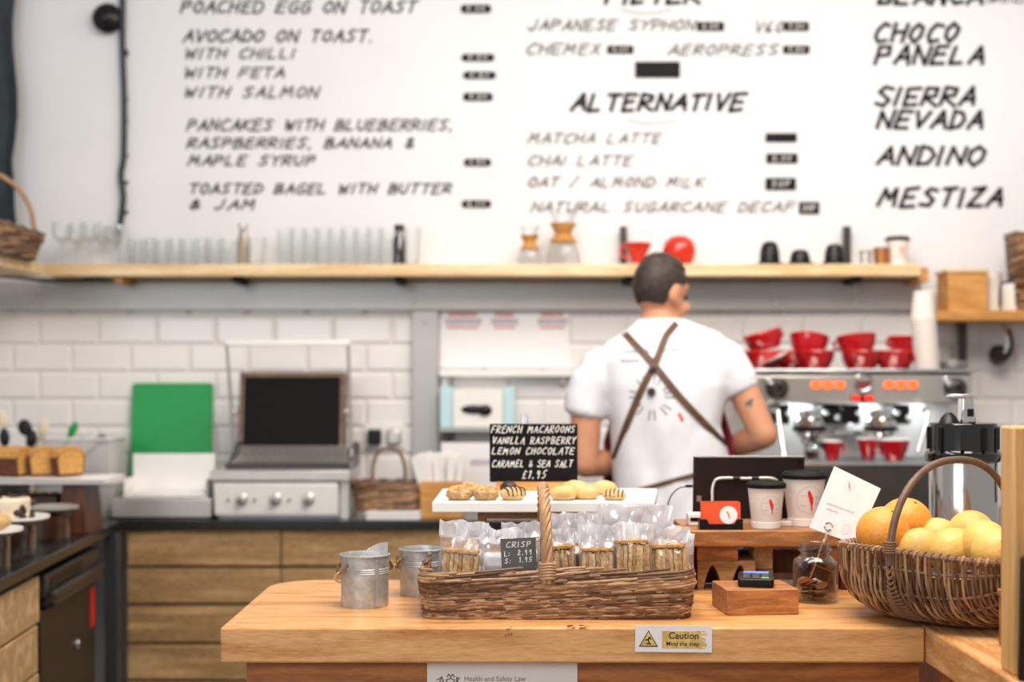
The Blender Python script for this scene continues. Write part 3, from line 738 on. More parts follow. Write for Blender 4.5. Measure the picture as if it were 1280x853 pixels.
# ---- left worktop with a slight skew
A = Vector((-1.298, 4.712, 0)); B = Vector((-1.154, 2.6, 0)); dv = (B-A).normalized(); nv = Vector((-dv.y, dv.x, 0))
if nv.x > 0: nv = -nv
def onL(D, off=0.):
    s_ = (D-A.y)/dv.y; p = A+dv*s_; return p+nv*off
t = thing('side_worktop', (A.x, A.y, .89), 'black stone worktop with green-tinted edge carrying the cakes', 'worktop')
poly = [A, B, Vector((-1.95, 2.6, 0)), Vector((-1.95, 4.712, 0))]
MB().prism([(p.x-A.x, p.y-A.y) for p in poly][::-1], 0, .03).build('slab', M['worktop'], t, bevel=.002)
T = Matrix(((-dv.x, nv.x, 0, 0), (-dv.y, nv.y, 0, 0), (0, 0, 1, 0), (0, 0, 0, 1)))   # x: away along the edge, y: into the cabinet
def Tat(D, off=.02): p = onL(D, off); return tr(p.x, p.y, 0) @ T
ang = math.degrees(math.atan2(-dv.y, -dv.x))
def loc_thing(name, D, off, lab, cat):
    p = onL(D, off); return thing(name, (p.x, p.y, 0), lab, cat, rz=ang)
t = loc_thing('plank_cabinet', 2.65, .02, 'cabinet of pale planks below the side worktop in the corner', 'cabinet')
z = .872
for k in range(6):
    MB().box(0, rnd.uniform(0, .004), z-.128, 1.14-.01*(k % 2), .03, z-.004).build('plank', M['plank2'], t, bevel=.004); z -= .13
MB().box(0, .032, .02, 1.12, .5, .86).build('carcass', M['darkwood'], t)
t = loc_thing('fridge', 3.83, .03, 'dark under-counter fridge with grey handle strip', 'fridge')
MB().box(0, .03, .06, .66, .55, .875).build('body', M['blackmatte'], t)
d_ = MB().box(.005, 0, .09, .655, .028, .765).build('door', mat('dark_fridge_steel', '#403835', .4, .6, var=.15, scale=12), t, bevel=.004)
MB().lathe([(0, -.004), (.014, -.004), (.016, 0), (.016, .006)], 16, T=tr(.40, 0, .60) @ rot('X', 90) @ rot('Z', 0)).build('lock', M['chrome'], d_)
MB().box(.585, -.0022, .62, .63, -.0002, .74).build('sticker', M['logored'], d_)
MB().box(.0, -.012, .80, .66, .028, .862).build('control_strip', M['darksteel'], t, bevel=.004)
h_ = MB().box(.02, -.03, .772, .64, -.01, .792); h_.box(.02, -.03, .772, .04, .01, .80); h_.box(.62, -.03, .772, .64, .01, .80); h_.box(.02, -.034, .792, .64, -.014, .815)
h_.build('handle', M['darksteel'], t, bevel=.004)
MB().box(.05, -.0135, .815, .42, -.0125, .85).build('recess', M['black'], t)
t = thing('steel_post', (-1.29, 4.64, 0), 'blue-grey square steel leg at the inner worktop corner', 'post')
MB().box(-.03, -.03, .01, .012, .012, .885).build('post_tube', mat('blue_grey_steel', '#4a4e55', .45, .5), t, bevel=.002); MB().box(-.034, -.034, 0, .016, .016, .01).build('foot', M['black'], t)
# ================================================================== ON THE BACK WORKTOP
ZW = .92
# green chopping board
D = 5.12; b0 = at(209, 573, D)
t = thing('chopping_board', (b0.x, DT-.06, ZW), 'bright green square chopping board leaning on the white tiles', 'chopping board')
w = 103/F*D; hgt = Z(478, 5.15)-ZW
pts = []
for sx, sz, a0 in ((1, 1, 0), (-1, 1, 90), (-1, 0, 180), (1, 0, 270)):
    cx = sx*(w/2-.012); cz = (hgt-.012) if sz else .012
    for k in range(4):
        a = math.radians(a0+k*30); pts.append((cx+.012*math.cos(a), cz+.012*math.sin(a)))
MB().prism(pts, -.006, .006, 'y', T=rot('X', -7)).build('board', M['green'], t, bevel=.002)
# steel slab and white tray
t = thing('steel_appliance', (X(204, 4.8), 4.86, ZW), 'low brushed steel box on the worktop left of the grill', 'appliance')
MB().box(-.168, -.09, .004, .168, .12, .068).build('housing', M['steel'], t, bevel=.004)
MB().box(-.155, -.08, 0, .155, .11, .004).build('foot', M['black'], t)
t = thing('white_tray', (X(211, 4.85), 4.87, ZW+.0685), 'white plastic tray box standing below the green board', 'tray')
wv = 104/F*4.85/2; hv = (622-570)/F*4.85
mb = MB(); mb.box(-wv, .05, 0, wv, .06, hv); mb.box(-wv, -.07, 0, wv, .06, .012); mb.box(-wv, -.07, .012, -wv+.006, .06, hv*.45); mb.box(wv-.006, -.07, .012, wv, .06, hv*.45)
mb.build('tray_body', M['white'], t, bevel=.006)
MB().box(-wv*.9, -.06, .0125, wv*.9, .045, .02).build('paper_liner', M['paper'], t)

# contact grill
g = thing('contact_grill', (X(350, 4.8), 4.80, ZW), 'stainless contact grill with its dark lid raised', 'grill')
gx = g.location.x
def gxx(px, D=4.77): return X(px, D)-gx
def gz(py, D=4.77): return Z(py, D)-ZW
poly = [(-.03, .012), (-.045, gz(605)), (-.03, gz(602)), (.26, gz(602)), (.26, .012)]
pr = [(y, z) for y, z in poly]
mb = MB(); mb.prism([(y, z) for y, z in pr], gxx(268), gxx(423), 'x'); mb.build('control_panel', M['white'], g, bevel=.003)
for px in (303, 345, 386):
    k = MB().lathe([(0, 0), (.02, 0), (.021, .004), (.014, .007), (.0125, .024), (.0, .026)], 20, T=tr(gxx(px), -.037, gz(624)) @ rot('X', 90)).build('knob', M['steel'], g)
    MB().cbox((gxx(px), -.066, gz(624)), (.005, .01, .022), T=None).build('grip', M['darksteel'], k, bevel=.001)
for px in (286, 319, 362): MB().ell((gxx(px), -.042, gz(625)), (.005, .003, .005), nu=10, nv=6).build('indicator_lamp', M['brass'], g)
mb = MB(); mb.box(gxx(264), -.05, gz(601), gxx(438), .28, gz(588)); mb.box(gxx(424), -.02, .0, gxx(436), .27, gz(601)); mb.box(gxx(270), .0, 0, gxx(424), .26, .0115)
mb.build('drip_frame', M['steel'], g, bevel=.003)
mb = MB(); mb.box(gxx(280), -.01, gz(588)+.0005, gxx(434), .24, gz(580)); mb.prism([(.05, gz(580)), (.2, gz(580)), (.2, gz(563)), (.165, gz(563)), (.11, gz(576))], gxx(284), gxx(432), 'x')
for i in range(26):
    x = gxx(286)+(gxx(430)-gxx(286))*i/25; mb.tube([(x, .02, gz(582)), (x, .12, gz(574)), (x, .17, gz(562))], .0048, 6, m=1)
mb.build('lower_plate', [M['darksteel'], M['steel']], g)
# side cheeks
for px in (283, 436):
    s_ = 1 if px > 300 else -1
    mb = MB(); mb.prism([(.0, gz(587)), (.25, gz(587)), (.25, gz(560)), (.19, gz(556)), (.1, gz(570))], gxx(px)-.008, gxx(px)+.008, 'x'); mb.build('side_cheek', M['darksteel'], g, bevel=.002)
# raised lid: plate facing the viewer, leaning back
lid = bpy.data.objects.new('lid', None)
Tl = tr(0, .20, gz(562, 5.0)) @ rot('X', -8)
wl_ = (X(428, 5.0)-X(300, 5.0))/2; cx = X(364, 5.0)-gx; hl = (562-468)/F*5.0
mb = MB(); mb.box(cx-wl_-.008, 0, -.012, cx+wl_+.008, .05, hl+.01, T=Tl); L = mb.build('lid', mat('browned_steel', '#6b5546', .4, .7, var=.3, scale=40), g, bevel=.004)
mb = MB(); mb.box(cx-wl_+.012, -.012, .008, cx+wl_-.012, 0, hl-.008, T=Tl)
for i in range(34):
    z = .012+(hl-.024)*i/33; mb.tube([Tl @ Vector((cx-wl_+.014, -.012, z)), Tl @ Vector((cx+wl_-.014, -.012, z))], .0016, 5)
mb.build('ribbed_plate', M['blackmatte'], L)
# arms and bar handle
mb = MB()
zt_ = gz(430, 4.9)
for a, b_ in ((290, 281), (437, 434)):
    MB().tube(catmull([(gxx(a, 4.95), .2, gz(572, 4.95)), (gxx((a+b_)/2, 4.93), .17, gz(500, 4.93)), (gxx(b_, 4.9), .13, zt_)], 6), .006, 8).build('lid_arm', M['steel'], g)
MB().box(gxx(279, 4.9), .115, zt_-.006, gxx(437, 4.9), .135, zt_+.012).build('bar_handle', M['white'], g, bevel=.004)
mb = MB()
for px in (291, 434): MB().lathe([(0, -.01), (.012, -.01), (.012, .01), (0, .01)], 14, T=tr(gxx(px, 4.95), .185, gz(515, 4.95)) @ rot('Y', 90)).build('hinge', M['steel'], g)
mb = MB(); mb.tube(catmull([(gxx(433), .1, gz(566)), (gxx(436), .03, gz(580)), (gxx(436), -.02, gz(600))], 5), .007, 8); mb.build('release_lever', M['chrome'], g)

# socket, plug
t = thing('wall_socket', (X(481, DT), DT, Z(546, DT)), 'white double wall socket right of the grill', 'socket')
mb = MB(); mb.cbox((0, -.006, 0), (.148, .011, .088)); mb.build('face_plate', M['white'], t, bevel=.003)
mb = MB(); mb.cbox((-.035, -.03, .0), (.05, .035, .055)); mb.build('black_plug', M['black'], t, bevel=.006)
mb = MB(); mb.cbox((.035, -.022, .0), (.055, .02, .06)); mb.build('white_plug', M['steel'], t, bevel=.012)

# small dark basket with packets, on stacked papers
t = thing('paper_stack', (X(493, 4.83), 4.83, ZW), 'stack of white papers under the small handled basket', 'papers')
mb = MB(); rnd = random.Random(5)
for k in range(5): mb.cbox((rnd.uniform(-.004, .004), rnd.uniform(-.004, .004), .0026+k*.005), (.18, .13, .0046))
mb.build('sheets', M['paper'], t)
small_basket('handled_basket', (X(486, 4.86), 4.86, ZW+.0265), .108, .075, .09, 'small dark wicker basket with an arched handle near the socket', .115, flare=.012, hx=.055, hmat='w2')
rnd = random.Random(9)
for k, (dx, dz, m, lab) in enumerate(((-.05, .07, 'choc', 'dark brown packet at the left inside the handled basket'), (.03, .075, 'paper', 'white packet inside the handled basket'), (.07, .07, 'crust', 'brown packet at the right inside the handled basket'))):
    tt = thing('packet', (X(486, 4.86)+dx, 4.84, ZW+.034), lab, 'packet')
    MB().cbox((0, 0, .04), (.055, .02, .08), T=rot('Y', rnd.uniform(-15, 15))).build('wrapper', M[m], tt, bevel=.006); 
    MB().cbox((0, -.012, .05), (.03, .002, .03), T=None).build('sticker', M['cream'], tt)
# wooden caddy with white cups / sachets
t = thing('cutlery_box', (X(553, 4.84), 4.84, ZW), 'orange wooden box filled with white stirrers beside the grey post', 'box')
mb = MB()
for (x0, y0, x1, y1) in ((-.072, -.06, .072, -.052), (-.072, .052, .072, .06), (-.072, -.052, -.064, .052), (.064, -.052, .072, .052)): mb.box(x0, y0, 0, x1, y1, .125)
mb.box(-.064, -.052, 0, .064, .052, .008); mb.build('box_body', M['ply'], t, bevel=.002)
pk = thing('wooden_stirrer', (0, 0, 0), '', 'stirrer', 'white stirrers in the orange box')
MB().prism([(-.006, 0), (.006, 0), (.013, .195), (.006, .208), (-.006, .208), (-.013, .195)], -.0015, .0015, 'y').build('blade', M['white'], pk)
MB().prism([(-.0075, .06), (.0075, .06), (.009, .1), (-.009, .1)], -.0022, .0022, 'y').build('paper_band', M['paper'], pk)
used = []
for k in range(34):
    x = -.044+.088*(k % 9)/8; y = -.04+.026*(k//9)
    place(pk, used, (X(553, 4.84)+x, 4.84+y, ZW+.009+.003*(k % 3)), 'white paper-banded stirrer standing in the orange wooden box', rot3=(rnd.uniform(-.12, .12), x*3.4+rnd.uniform(-.08, .08), rnd.uniform(-.25, .25)))

# ================================================================== SIDE WORKTOP: CAKES
def round_plate(r, th=.012):
    return [(0, 0), (r*.75, 0), (r, th*.6), (r, th), (r*.97, th), (r*.74, th*.5), (0, th*.5)]
def jar_stand(px, py, D, r, label, mglass, fill, top, off=0):
    z = Z(py, D); x = X(px, D); H = z-ZW
    t = thing('cake_stand', (x, D, ZW), label, 'cake stand')
    MB().lathe([(0, 0), (r*.62, 0), (r*.66, .006), (r*.66, H-.006), (r*.6, H-.002), (r*.58, H-.006), (r*.62, .01), (0, .01)], 28).build('glass_jar', M[mglass], t)
    MB().lathe([(0, .011), (r*.6, .011), (r*.6, H*.86), (r*.3, H*.9), (0, H*.9)], 20).build('filling', M[fill], t)
    MB().lathe([(0, H-.002), (r*.8, H-.002), (r, H+.006), (r, H+.013), (r*.96, H+.013), (r*.8, H+.006), (0, H+.006)], 36).build('plate', M[top], t)
    return t, z+.0065
jar_stand(66, 638, 4.13, .072, 'brown glass jar stand topped by a pale grey lid, behind the plated cake', 'glassjar', 'crust', 'steel')
t, zz = jar_stand(13, 651, 3.78, .10, 'white plate on a dark jar carrying the iced brownie cake', 'glassjar', 'choc', 'white')
c = thing('iced_cake', (X(7, 3.76), 3.76, zz), 'cream-iced chocolate brownie cake on the white plate', 'cake')
MB().lathe([(0, 0), (.062, 0), (.066, .012), (.065, .05), (.058, .056), (0, .058)], 28).build('sponge', M['cream'], c)
mb = MB(); rnd = random.Random(12)
for k in range(26):
    a = rnd.random()*2*PI; z = rnd.uniform(.006, .055); r_ = .063
    mb.ell((r_*math.cos(a), r_*math.sin(a), z), (rnd.uniform(.008, .018), rnd.uniform(.006, .012), rnd.uniform(.005, .011)), nu=8, nv=6)
for k in range(14): mb.ell((rnd.uniform(-.045, .045), rnd.uniform(-.045, .045), .057), (.012, .012, .006), nu=8, nv=6)
mb.build('chocolate_chunks', M['choc'], c)
t, zz = jar_stand(-18, 667, 3.5, .088, 'white plate on a blue-grey glass jar at the very left edge', 'glassjar', 'choc', 'white')
c = thing('bread_roll', (X(-12, 3.48), 3.48, zz), 'golden bread roll on the plate at the left edge', 'bread roll')
MB().ell((0, 0, .025), (.05, .045, .026)).build('crust', M['biscuit'], c); MB().ell((0, 0, .03), (.035, .03, .025)).build('glazed_top', M['crust'], c)

# trestle board with loaf
D = 4.38; zb = Z(606, 4.27)
t = thing('trestle_stand', (-1.6, D, ZW), 'dark brown wooden trestle holding the paper-lined cake board', 'stand')
for x0 in (X(86, D), -1.92):
    MB().prism([(x0+1.6-.008, 0), (x0+1.6+.082, 0), (x0+1.6+.066, zb-ZW-.001), (x0+1.6+.008, zb-ZW-.001)], -.09, .09, 'y').build('leg', M['darkwood'], t, bevel=.003)
MB().box(-.24, -.08, .03, .2, .08, .045).build('lower_shelf', M['darkwood'], t)
t = thing('cake_board', (-1.6, D, zb), 'white paper-covered board under the sliced loaf', 'board')
MB().box(-.36, -.11, 0, X(132, 4.27)+1.6, .11, .016).build('board', M['paper'], t, bevel=.003)
MB().box(-.34, -.118, .0165, X(128, 4.27)+1.6+.01, .10, .019, T=rot('Y', .6)).build('parchment', M['cup'], t)
zl = zb+.021
def loafslice(x, thick, label, rz, dark):
    t = thing('loaf_slice' if thick < .06 else 'loaf_cake', (x, D, zl), label, 'cake')
    prof = [(-.045, 0), (.045, 0), (.052, .05), (.044, .072), (.02, .084), (-.02, .084), (-.044, .072), (-.052, .05)]
    MB().prism(prof, 0, thick, 'x').build('crust', M['crust'], t, bevel=.004, rz=0)
    inn = [(y*.86, .006+z*.86) for y, z in prof]
    MB().prism(inn, thick, thick+.0012, 'x').build('crumb', M['choc' if dark else 'crumb'], t)
    top = [(-.05, .056), (-.04, .07), (-.018, .08), (.018, .08), (.04, .07), (.05, .056), (.046, .076), (.02, .089), (-.02, .089), (-.046, .076)]
    MB().prism(top, -.001, thick+.0005, 'x').build('sugar_top', M['crumb'], t)
    t.rotation_euler[2] = math.radians(rz)
loafslice(X(-6, D)-.02, .125, 'uncut chunk of brown loaf cake on the paper-lined board', -12, False)
loafslice(X(54, D)+.004, .03, 'golden slice of loaf leaning on the uncut chunk', -66, False)
loafslice(X(76, D)+.012, .034, 'last slice of loaf cake nearest the board end', -40, False)
t = thing('chocolate_slab', (-1.52, D, ZW+.0455), 'dark chocolate brownie slab on the lower shelf of the trestle', 'cake')
MB().box(-.22, -.07, 0, .14, .07, .07).build('sponge', M['choc'], t, bevel=.008)
mb = MB()
for k in range(9): mb.ell((-.12+.03*k, -.04+.01*(k % 3), .071), (.016, .016, .008), nu=10, nv=6)
mb.build('topping', M['crust'], t)

# tubs, utensils
x0 = X(98, 4.92)
for k, (zc, h, lab) in enumerate(((ZW, .115, 'lower milky plastic tub under the tub of tomatoes'), (ZW+.116, .15, 'upper milky plastic tub holding tomatoes and utensils'))):
    t = thing('plastic_tub', (x0-.01*k, 4.93, zc), lab, 'tub')
    pts, tot = roundrect(.142, .1, .03, 40); pt2, _ = roundrect(.15, .108, .03, 40)
    ring = lambda P, z, s_=1.: [(p.x*s_, p.y*s_, z) for p, _n in P]
    MB().loft([ring(pts, 0), ring(pt2, h), ring(pt2, h, 1.03), ring(pt2, h+.004, 1.03), ring(pt2, h+.004, .975), ring(pts, .004, .97)]).build('tub_wall', M['tub'], t)
    MB().tube([(p.x*1.02, p.y*1.02, h) for p, _ in pt2], .004, 6, True).build('rim', M['paper'], t)
t = thing('green_salad', (x0, 4.93, ZW+.005), 'green salad leaves inside the lower plastic tub', 'salad')
mb = MB(); rnd = random.Random(4)
for k in range(20): mb.ell((rnd.uniform(-.1, .1), rnd.uniform(-.06, .06), rnd.uniform(.02, .06)), (.035, .03, .006), T=None, nu=10, nv=6)
mb.build('leaves', M['greenleaf'], t)
pk = thing('tomato', (0, 0, 0), '', 'tomato', 'tomatoes in the upper tub')
MB().lathe([(0, .002), (.014, .0), (.023, .012), (.024, .022), (.016, .034), (.004, .035), (0, .032)], 18).build('flesh', M['tomato'], pk)
MB().lathe([(0, .033), (.006, .036), (.001, .04), (0, .046)], 8).build('stalk', M['greenleaf'], pk)
used = []
for k, (dx, dy) in enumerate(((-.02, -.07), (.03, -.065), (.075, -.06), (.0, -.01))):
    place(pk, used, (x0-.01+dx, 4.93+dy, ZW+.1205), ['leftmost tomato at the front of the upper tub', 'middle tomato at the front of the upper tub', 'rightmost tomato at the front of the upper tub', 'tomato lying behind the others in the upper tub'][k])
def utensil(px, py, lean, m, label, name, head, L=.2, base=None):
    D = 4.93; z0 = base or (ZW+.121)
    t = thing(name, (X(px, D), D+.02, z0), label, 'utensil'); Tm = rot('Y', lean)
    MB().tube([(0, 0, 0), (0, 0, L*.5), (0, 0, L)], [.006, .009, .008], 8, T=Tm).build('handle', M[m], t)
    MB().ell((0, 0, L), head, T=Tm, nu=14, nv=8).build('head', M[m], t)
utensil(60, 0, 25, 'green', 'green-handled utensil sticking out of the tomato tub', 'spatula', (.015, .006, .03), .19)
utensil(52, 0, -20, 'black', 'black spatula leaning left out of the tomato tub', 'spatula', (.025, .006, .03), .19)
utensil(72, 0, 48, 'black', 'black ladle leaning right across the tomato tub', 'ladle', (.022, .015, .02), .20)
p = thing('utensil_pot', (X(17, 4.75), 4.75, ZW), 'grey pot of spoons behind the sliced loaf', 'pot')
MB().lathe([(0, 0), (.05, 0), (.055, .15), (.052, .15), (.047, .005), (0, .005)], 26).build('pot_wall', M['darksteel'], p); MB().tube([(.054*math.cos(a*PI/10), .054*math.sin(a*PI/10), .15) for a in range(20)], .003, 6, True).build('rim', M['steel'], p)
for (dx, lean, m, lab, L) in ((-.01, -6, 'cream', 'pale wooden spoon standing in the grey pot', .27), (.035, 14, 'cream', 'white spatula standing in the grey pot', .25), (.0, 16, 'black', 'black spoon leaning in the grey pot', .22), (-.02, -2, 'black', 'black whisk handle upright in the grey pot', .22)):
    t = thing('spoon', (X(17, 4.75)+dx*.8, 4.75+dx, ZW+.006), lab, 'utensil')
    L *= 1.22
    MB().tube([(0, 0, 0), (0, 0, L*.85)], [.005, .007], 8, T=rot('Y', lean*.8)).build('handle', M[m], t)
    MB().ell((0, 0, L), (.018, .007, .032), T=rot('Y', lean*.8), nu=14, nv=8).build('bowl', M[m], t)

# ================================================================== ESPRESSO MACHINE
DE = 4.72; e0 = Vector((X(1075, DE), DE, ZW))
e = thing('espresso_machine', e0, 'stainless two-group espresso machine with lit orange buttons', 'espresso machine')
def ex(px, D=DE): return X(px, D)-e0.x
def ez(py, D=DE): return Z(py, D)-ZW
def epos(px, py, D): return Vector((ex(px, D), D-DE, ez(py, D)))
xl, xr = ex(928), ex(1214)
MB().prism([(0.0, ez(505)), (-.02, ez(470)), (0, ez(466)), (.42, ez(466)), (.42, ez(505))], xl, xr, 'x').build('top_housing', M['steel'], e, bevel=.006)
MB().box(xl-.01, -.03, ez(466)+.0005, xr+.01, .43, ez(466)+.012).build('cup_tray', M['chrome'], e, bevel=.003)
mb = MB(); mb.box(xl, .22, ez(588), xr, .42, ez(505)-.0005); mb.build('back_panel', M['steel'], e)
MB().box(xl, -.17, .03, xr, .42, ez(582, 4.55)-.0005).build('base', M['darksteel'], e, bevel=.006)
mb = MB(); zt_ = ez(580, 4.55)
mb.box(xl, -.175, zt_-.004, xr, .215, zt_+.004)
for i in range(60): 
    x = xl+.02+(xr-xl-.04)*i/59; mb.box(x, -.16, zt_+.004, x+.004, .2, zt_+.007)
mb.build('drip_tray', M['chrome'], e)
for sx in (xl+.05, xr-.05):
    for sy in (-.12, .36): MB().lathe([(0, 0), (.022, 0), (.018, .0295), (0, .0295)], 14, c=(sx, sy, 0)).build('foot', M['black'], e)
for grp in ((1020, 1035, 1050), (1111, 1126, 1141)):
    for px in grp:
        q = epos(px, 480, DE-.015)
        b = MB().lathe([(0, -.004), (.0175, -.004), (.0185, .0), (.0165, .005), (0, .006)], 22, T=tr(q.x, -.012, q.z) @ rot('X', 82)).build('button', M['glow'], e)
        MB().lathe([(0, 0), (.005, 0), (.005, .002), (0, .002)], 12, T=tr(q.x, -.0185, q.z) @ rot('X', 82)).build('button_symbol', M['logored'], b)
q = epos(1079, 478, DE-.015)
b = MB().lathe([(0, -.004), (.028, -.004), (.029, .006), (.025, .01), (.024, .007), (0, .007)], 28, T=tr(q.x, -.01, q.z) @ rot('X', 82)).build('pressure_gauge', mat('dull_maroon_dial', '#7d3536', .3), e)
MB().tube([(q.x+.028*math.cos(a*PI/12), -.02, q.z+.028*math.sin(a*PI/12)) for a in range(24)], .003, 6, True).build('gauge_rim', M['chrome'], b)
for px in (1070, 1086):
    q = epos(px, 498, DE-.01); MB().cbox((q.x, -.008, q.z), (.026, .012, .014)).build('display', M['glowred'], e, bevel=.002)
q = epos(1078, 498, DE-.01); MB().cbox((q.x, -.002, q.z), (.075, .012, .02)).build('display_frame', M['black'], e)
for px in (972, 1195):
    q = epos(px, 485, DE-.02)
    k = MB().lathe([(0, 0), (.036, 0), (.038, .01), (.028, .018), (.024, .045), (.018, .05), (0, .05)], 26, T=tr(q.x, -.005, q.z) @ rot('X', 90)).build('steam_knob', M['darksteel'], e)
    MB().lathe([(0, 0), (.009, 0), (.009, .004), (0, .004)], 14, T=tr(q.x, -.055, q.z) @ rot('X', 90)).build('knob_centre', M['black'], k)
    for d_ in range(3): MB().ell((q.x-.022-.009*d_, -.03-.004*d_, q.z+.012+.009*d_), (.010, .010, .010), nu=12, nv=8).build('valve_nut', M['chrome'], k)
for px in (1015, 1105):
    gq = ex(px)
    hd = MB().lathe([(0, 0), (.045, 0), (.05, .012), (.05, .05), (.035, .06), (.035, .085), (0, .085)], 26, c=(gq, .04, ez(545))).build('group_head', M['chrome'], e)
    MB().lathe([(.051, .015), (.056, .015), (.056, .03), (.051, .03)], 26, c=(gq, .04, ez(545))).build('group_collar', M['black'], hd)
    pf = MB().lathe([(0, -.032), (.02, -.032), (.033, -.02), (.036, -.0005), (0, -.0005)], 24, c=(gq, .04, ez(545))).build('portafilter', M['chrome'], e)
    MB().tube([(gq, .005, ez(545)-.012), (gq+.005, -.04, ez(545)-.016), (gq+.012, -.1, ez(545)-.024), (gq+.014, -.135, ez(545)-.03)], [.01, .012, .015, .011], 12).build('handle', M['black'], pf)
    for s_ in (-1, 1): MB().tube(catmull([(gq, .04, ez(545)-.03), (gq+s_*.012, .035, ez(545)-.04), (gq+s_*.018, .035, ez(545)-.058)], 4), .006, 8).build('spout', M['chrome'], pf)
    for s_ in (-1, 1): MB().box(gq+s_*.085-.03, .09, ez(532), gq+s_*.085+.03, .2, ez(507)).build('boiler_cover', M['black'], e, bevel=.006)
    for j in range(7): MB().ell((gq-.1+.033*j, .06+.02*(j % 2), ez(525)+.014*((j*3) % 4-1.5)), (.011, .011, .011), nu=12, nv=8).build('bolt', M['chrome'], e)
for (pa, pb, px) in (((972, 512), (980, 568), 0), ((1160, 512), (1147, 566), 1)):
    a = epos(pa[0], pa[1], 4.66); b_ = epos(pb[0], pb[1], 4.6)
    mb = MB(); mb.tube(catmull([(a.x, .0, a.z-.005), a, (a.x*.6+b_.x*.4, a.y-.03, (a.z+b_.z)/2), b_], 6), .0075, 10); mb.build('steam_wand', M['chrome'], e)
mb = MB(); q0 = epos(1060, 541, 4.88)
mb.box(ex(1045, 4.88), .17, q0.z-.008, ex(1090, 4.88), .219, q0.z+.008); mb.build('splash_strip', M['chrome'], e)

l = bpy.data.lights.new('cup_light', 'AREA'); l.shape = 'RECTANGLE'; l.size = .6; l.size_y = .05; l.energy = 3.2; l.color = (.86, .95, 1.0)
lo = bpy.data.objects.new('cup_light', l); col.objects.link(lo); lo.parent = e; lo.location = (0, .12, ez(505)-.012); lo.rotation_euler = (math.radians(8), 0, 0)
# red cups
def red_cup(w, h, white=True):
    t = thing('red_cup', (0, 0, 0), '', 'cup', 'red cups')
    r = w/2
    b0, b1 = (.55, .85) if white else (.72, .93)
    MB().lathe([(0, 0), (r*b0, 0), (r*(b0+.03), .006), (r*b1, h*.5), (r, h), (r-.004, h), (r*(b1-.03), h*.52), (r*b0, .009), (0, .009)], 30).build('cup_wall', M['red'], t)
    MB().lathe([(r-.0042, h-.001), (r*(b1-.035), h*.52), (r*(b0-.01), .0095), (0, .0095)], 30).build('white_inside', M['white'], t)
    MB().tube([((r-.002)*math.cos(a*PI/15), (r-.002)*math.sin(a*PI/15), h) for a in range(30)], .003, 6, True).build('rim', M['white' if white else 'redorange'], t)
    MB().tube(catmull([(r*.8, 0, h*.85), (r*1.15, 0, h*.85), (r*1.2, 0, h*.5), (r*.7, 0, h*.3)], 5), .005, 8).build('handle', M['red'], t)
    return t
ztray = ZW+zt_+.007+.0005
cA = red_cup(.062, .062); cA.location = (X(1040, 4.6), 4.6, ztray); tag(cA, 'small red cup with white rim on the drip tray')
cB = red_cup(.105, .068); cB.location = (X(1117, 4.6), 4.6, ztray); tag(cB, 'wide red cup with white rim on the drip tray'); cB.rotation_euler[2] = 2.6
cC = red_cup(.075, .065); cC.location = (X(1087, 4.72), 4.74, ztray); tag(cC, 'red cup further back on the drip tray, between the other two'); cC.rotation_euler[2] = 1.2
t = thing('shot_glass', (X(1015, 4.6), 4.6, ztray), 'small glass of dark coffee on the drip tray', 'glass')
MB().lathe([(0, 0), (.022, 0), (.03, .07), (.028, .07), (.02, .004), (0, .004)], 22).build('glass_wall', M['glass'], t); MB().lathe([(0, .005), (.0195, .005), (.022, .03), (0, .03)], 18).build('coffee', M['choc'], t)
ztop = ZW+ez(466)+.0125
bw = red_cup(.135, .060, False); used = []
rows = [(953, 4.84, 0, 0, 'red cup at the left end of the machine top, beside the barista'), (990, 4.90, 0, 0, 'second red cup from the left on the machine top'), (1018, 4.82, 0, 0, 'third red cup from the left on the machine top'),
        (1076, 4.84, 0, 0, 'fourth red cup from the left on the machine top, after the gap'), (1118, 4.84, 0, 0, 'fifth red cup on the machine top, beside the tall white stack')]
for i, (px, D, dz, tl, lab) in enumerate(rows): place(bw, used, (X(px, D), D, ztop), lab, rz=40+i*67, group='red cups on the machine')
for i, (px, D, tilt, lab) in enumerate(((958, 4.84, -14, 'tilted red cup stacked on the left end cups'), (1010, 4.86, 12, 'tilted red cup stacked on the third red cup'), (1072, 4.84, 8, 'red cup stacked on the fourth red cup'), (1134, 4.9, 0, 'red cup stacked behind the tall white cup stack'))):
    place(bw, used, (X(px, D), D, ztop+(.052 if tilt >= 0 else .066)), lab, group='red cups on the machine', rot3=(math.radians(tilt*.5), math.radians(tilt), .5+i))
t = thing('white_saucer', (X(972, 4.74), 4.76, ztop+.03), 'white lid resting in the red cups by the barista', 'saucer')
MB().lathe([(0, 0), (.02, 0), (.045, .01), (.044, .012), (.02, .004), (0, .004)], 24, T=rot('Y', -25)).build('dish', M['white'], t); MB().lathe([(.018, .004), (.02, .0045), (.021, .004)], 20, T=rot('Y', -25)).build('foot_ring', M['white'], t)
# tall stack of white cups on the machine
g = plain_cup(.095, .041, .031, 'stacked_cup', '', (0, 0, 0), 'tall stack of white cups on the espresso machine'); used = []
N = 15
for k in range(N):
    place(g, used, (X(1159-k*.35, 4.78), 4.78, ztop+.0955+k*.0118), 'white paper cup of the tall machine-top stack, %s' % ('the topmost, its whole side showing' if k == N-1 else 'number %d from the bottom' % (k+1)), rot3=(PI, 0, 0))
t = thing('grey_saucers', (X(1190, 4.85), 4.85, ztop), 'low stack of grey saucers at the right end of the machine', 'saucers')
for k in range(4): MB().lathe([(0, .004), (.03, 0), (.05, .007), (.049, .009), (.03, .003), (0, .006)], 26, c=(0, 0, k*.006)).build('saucer', M['railsteel'], t)
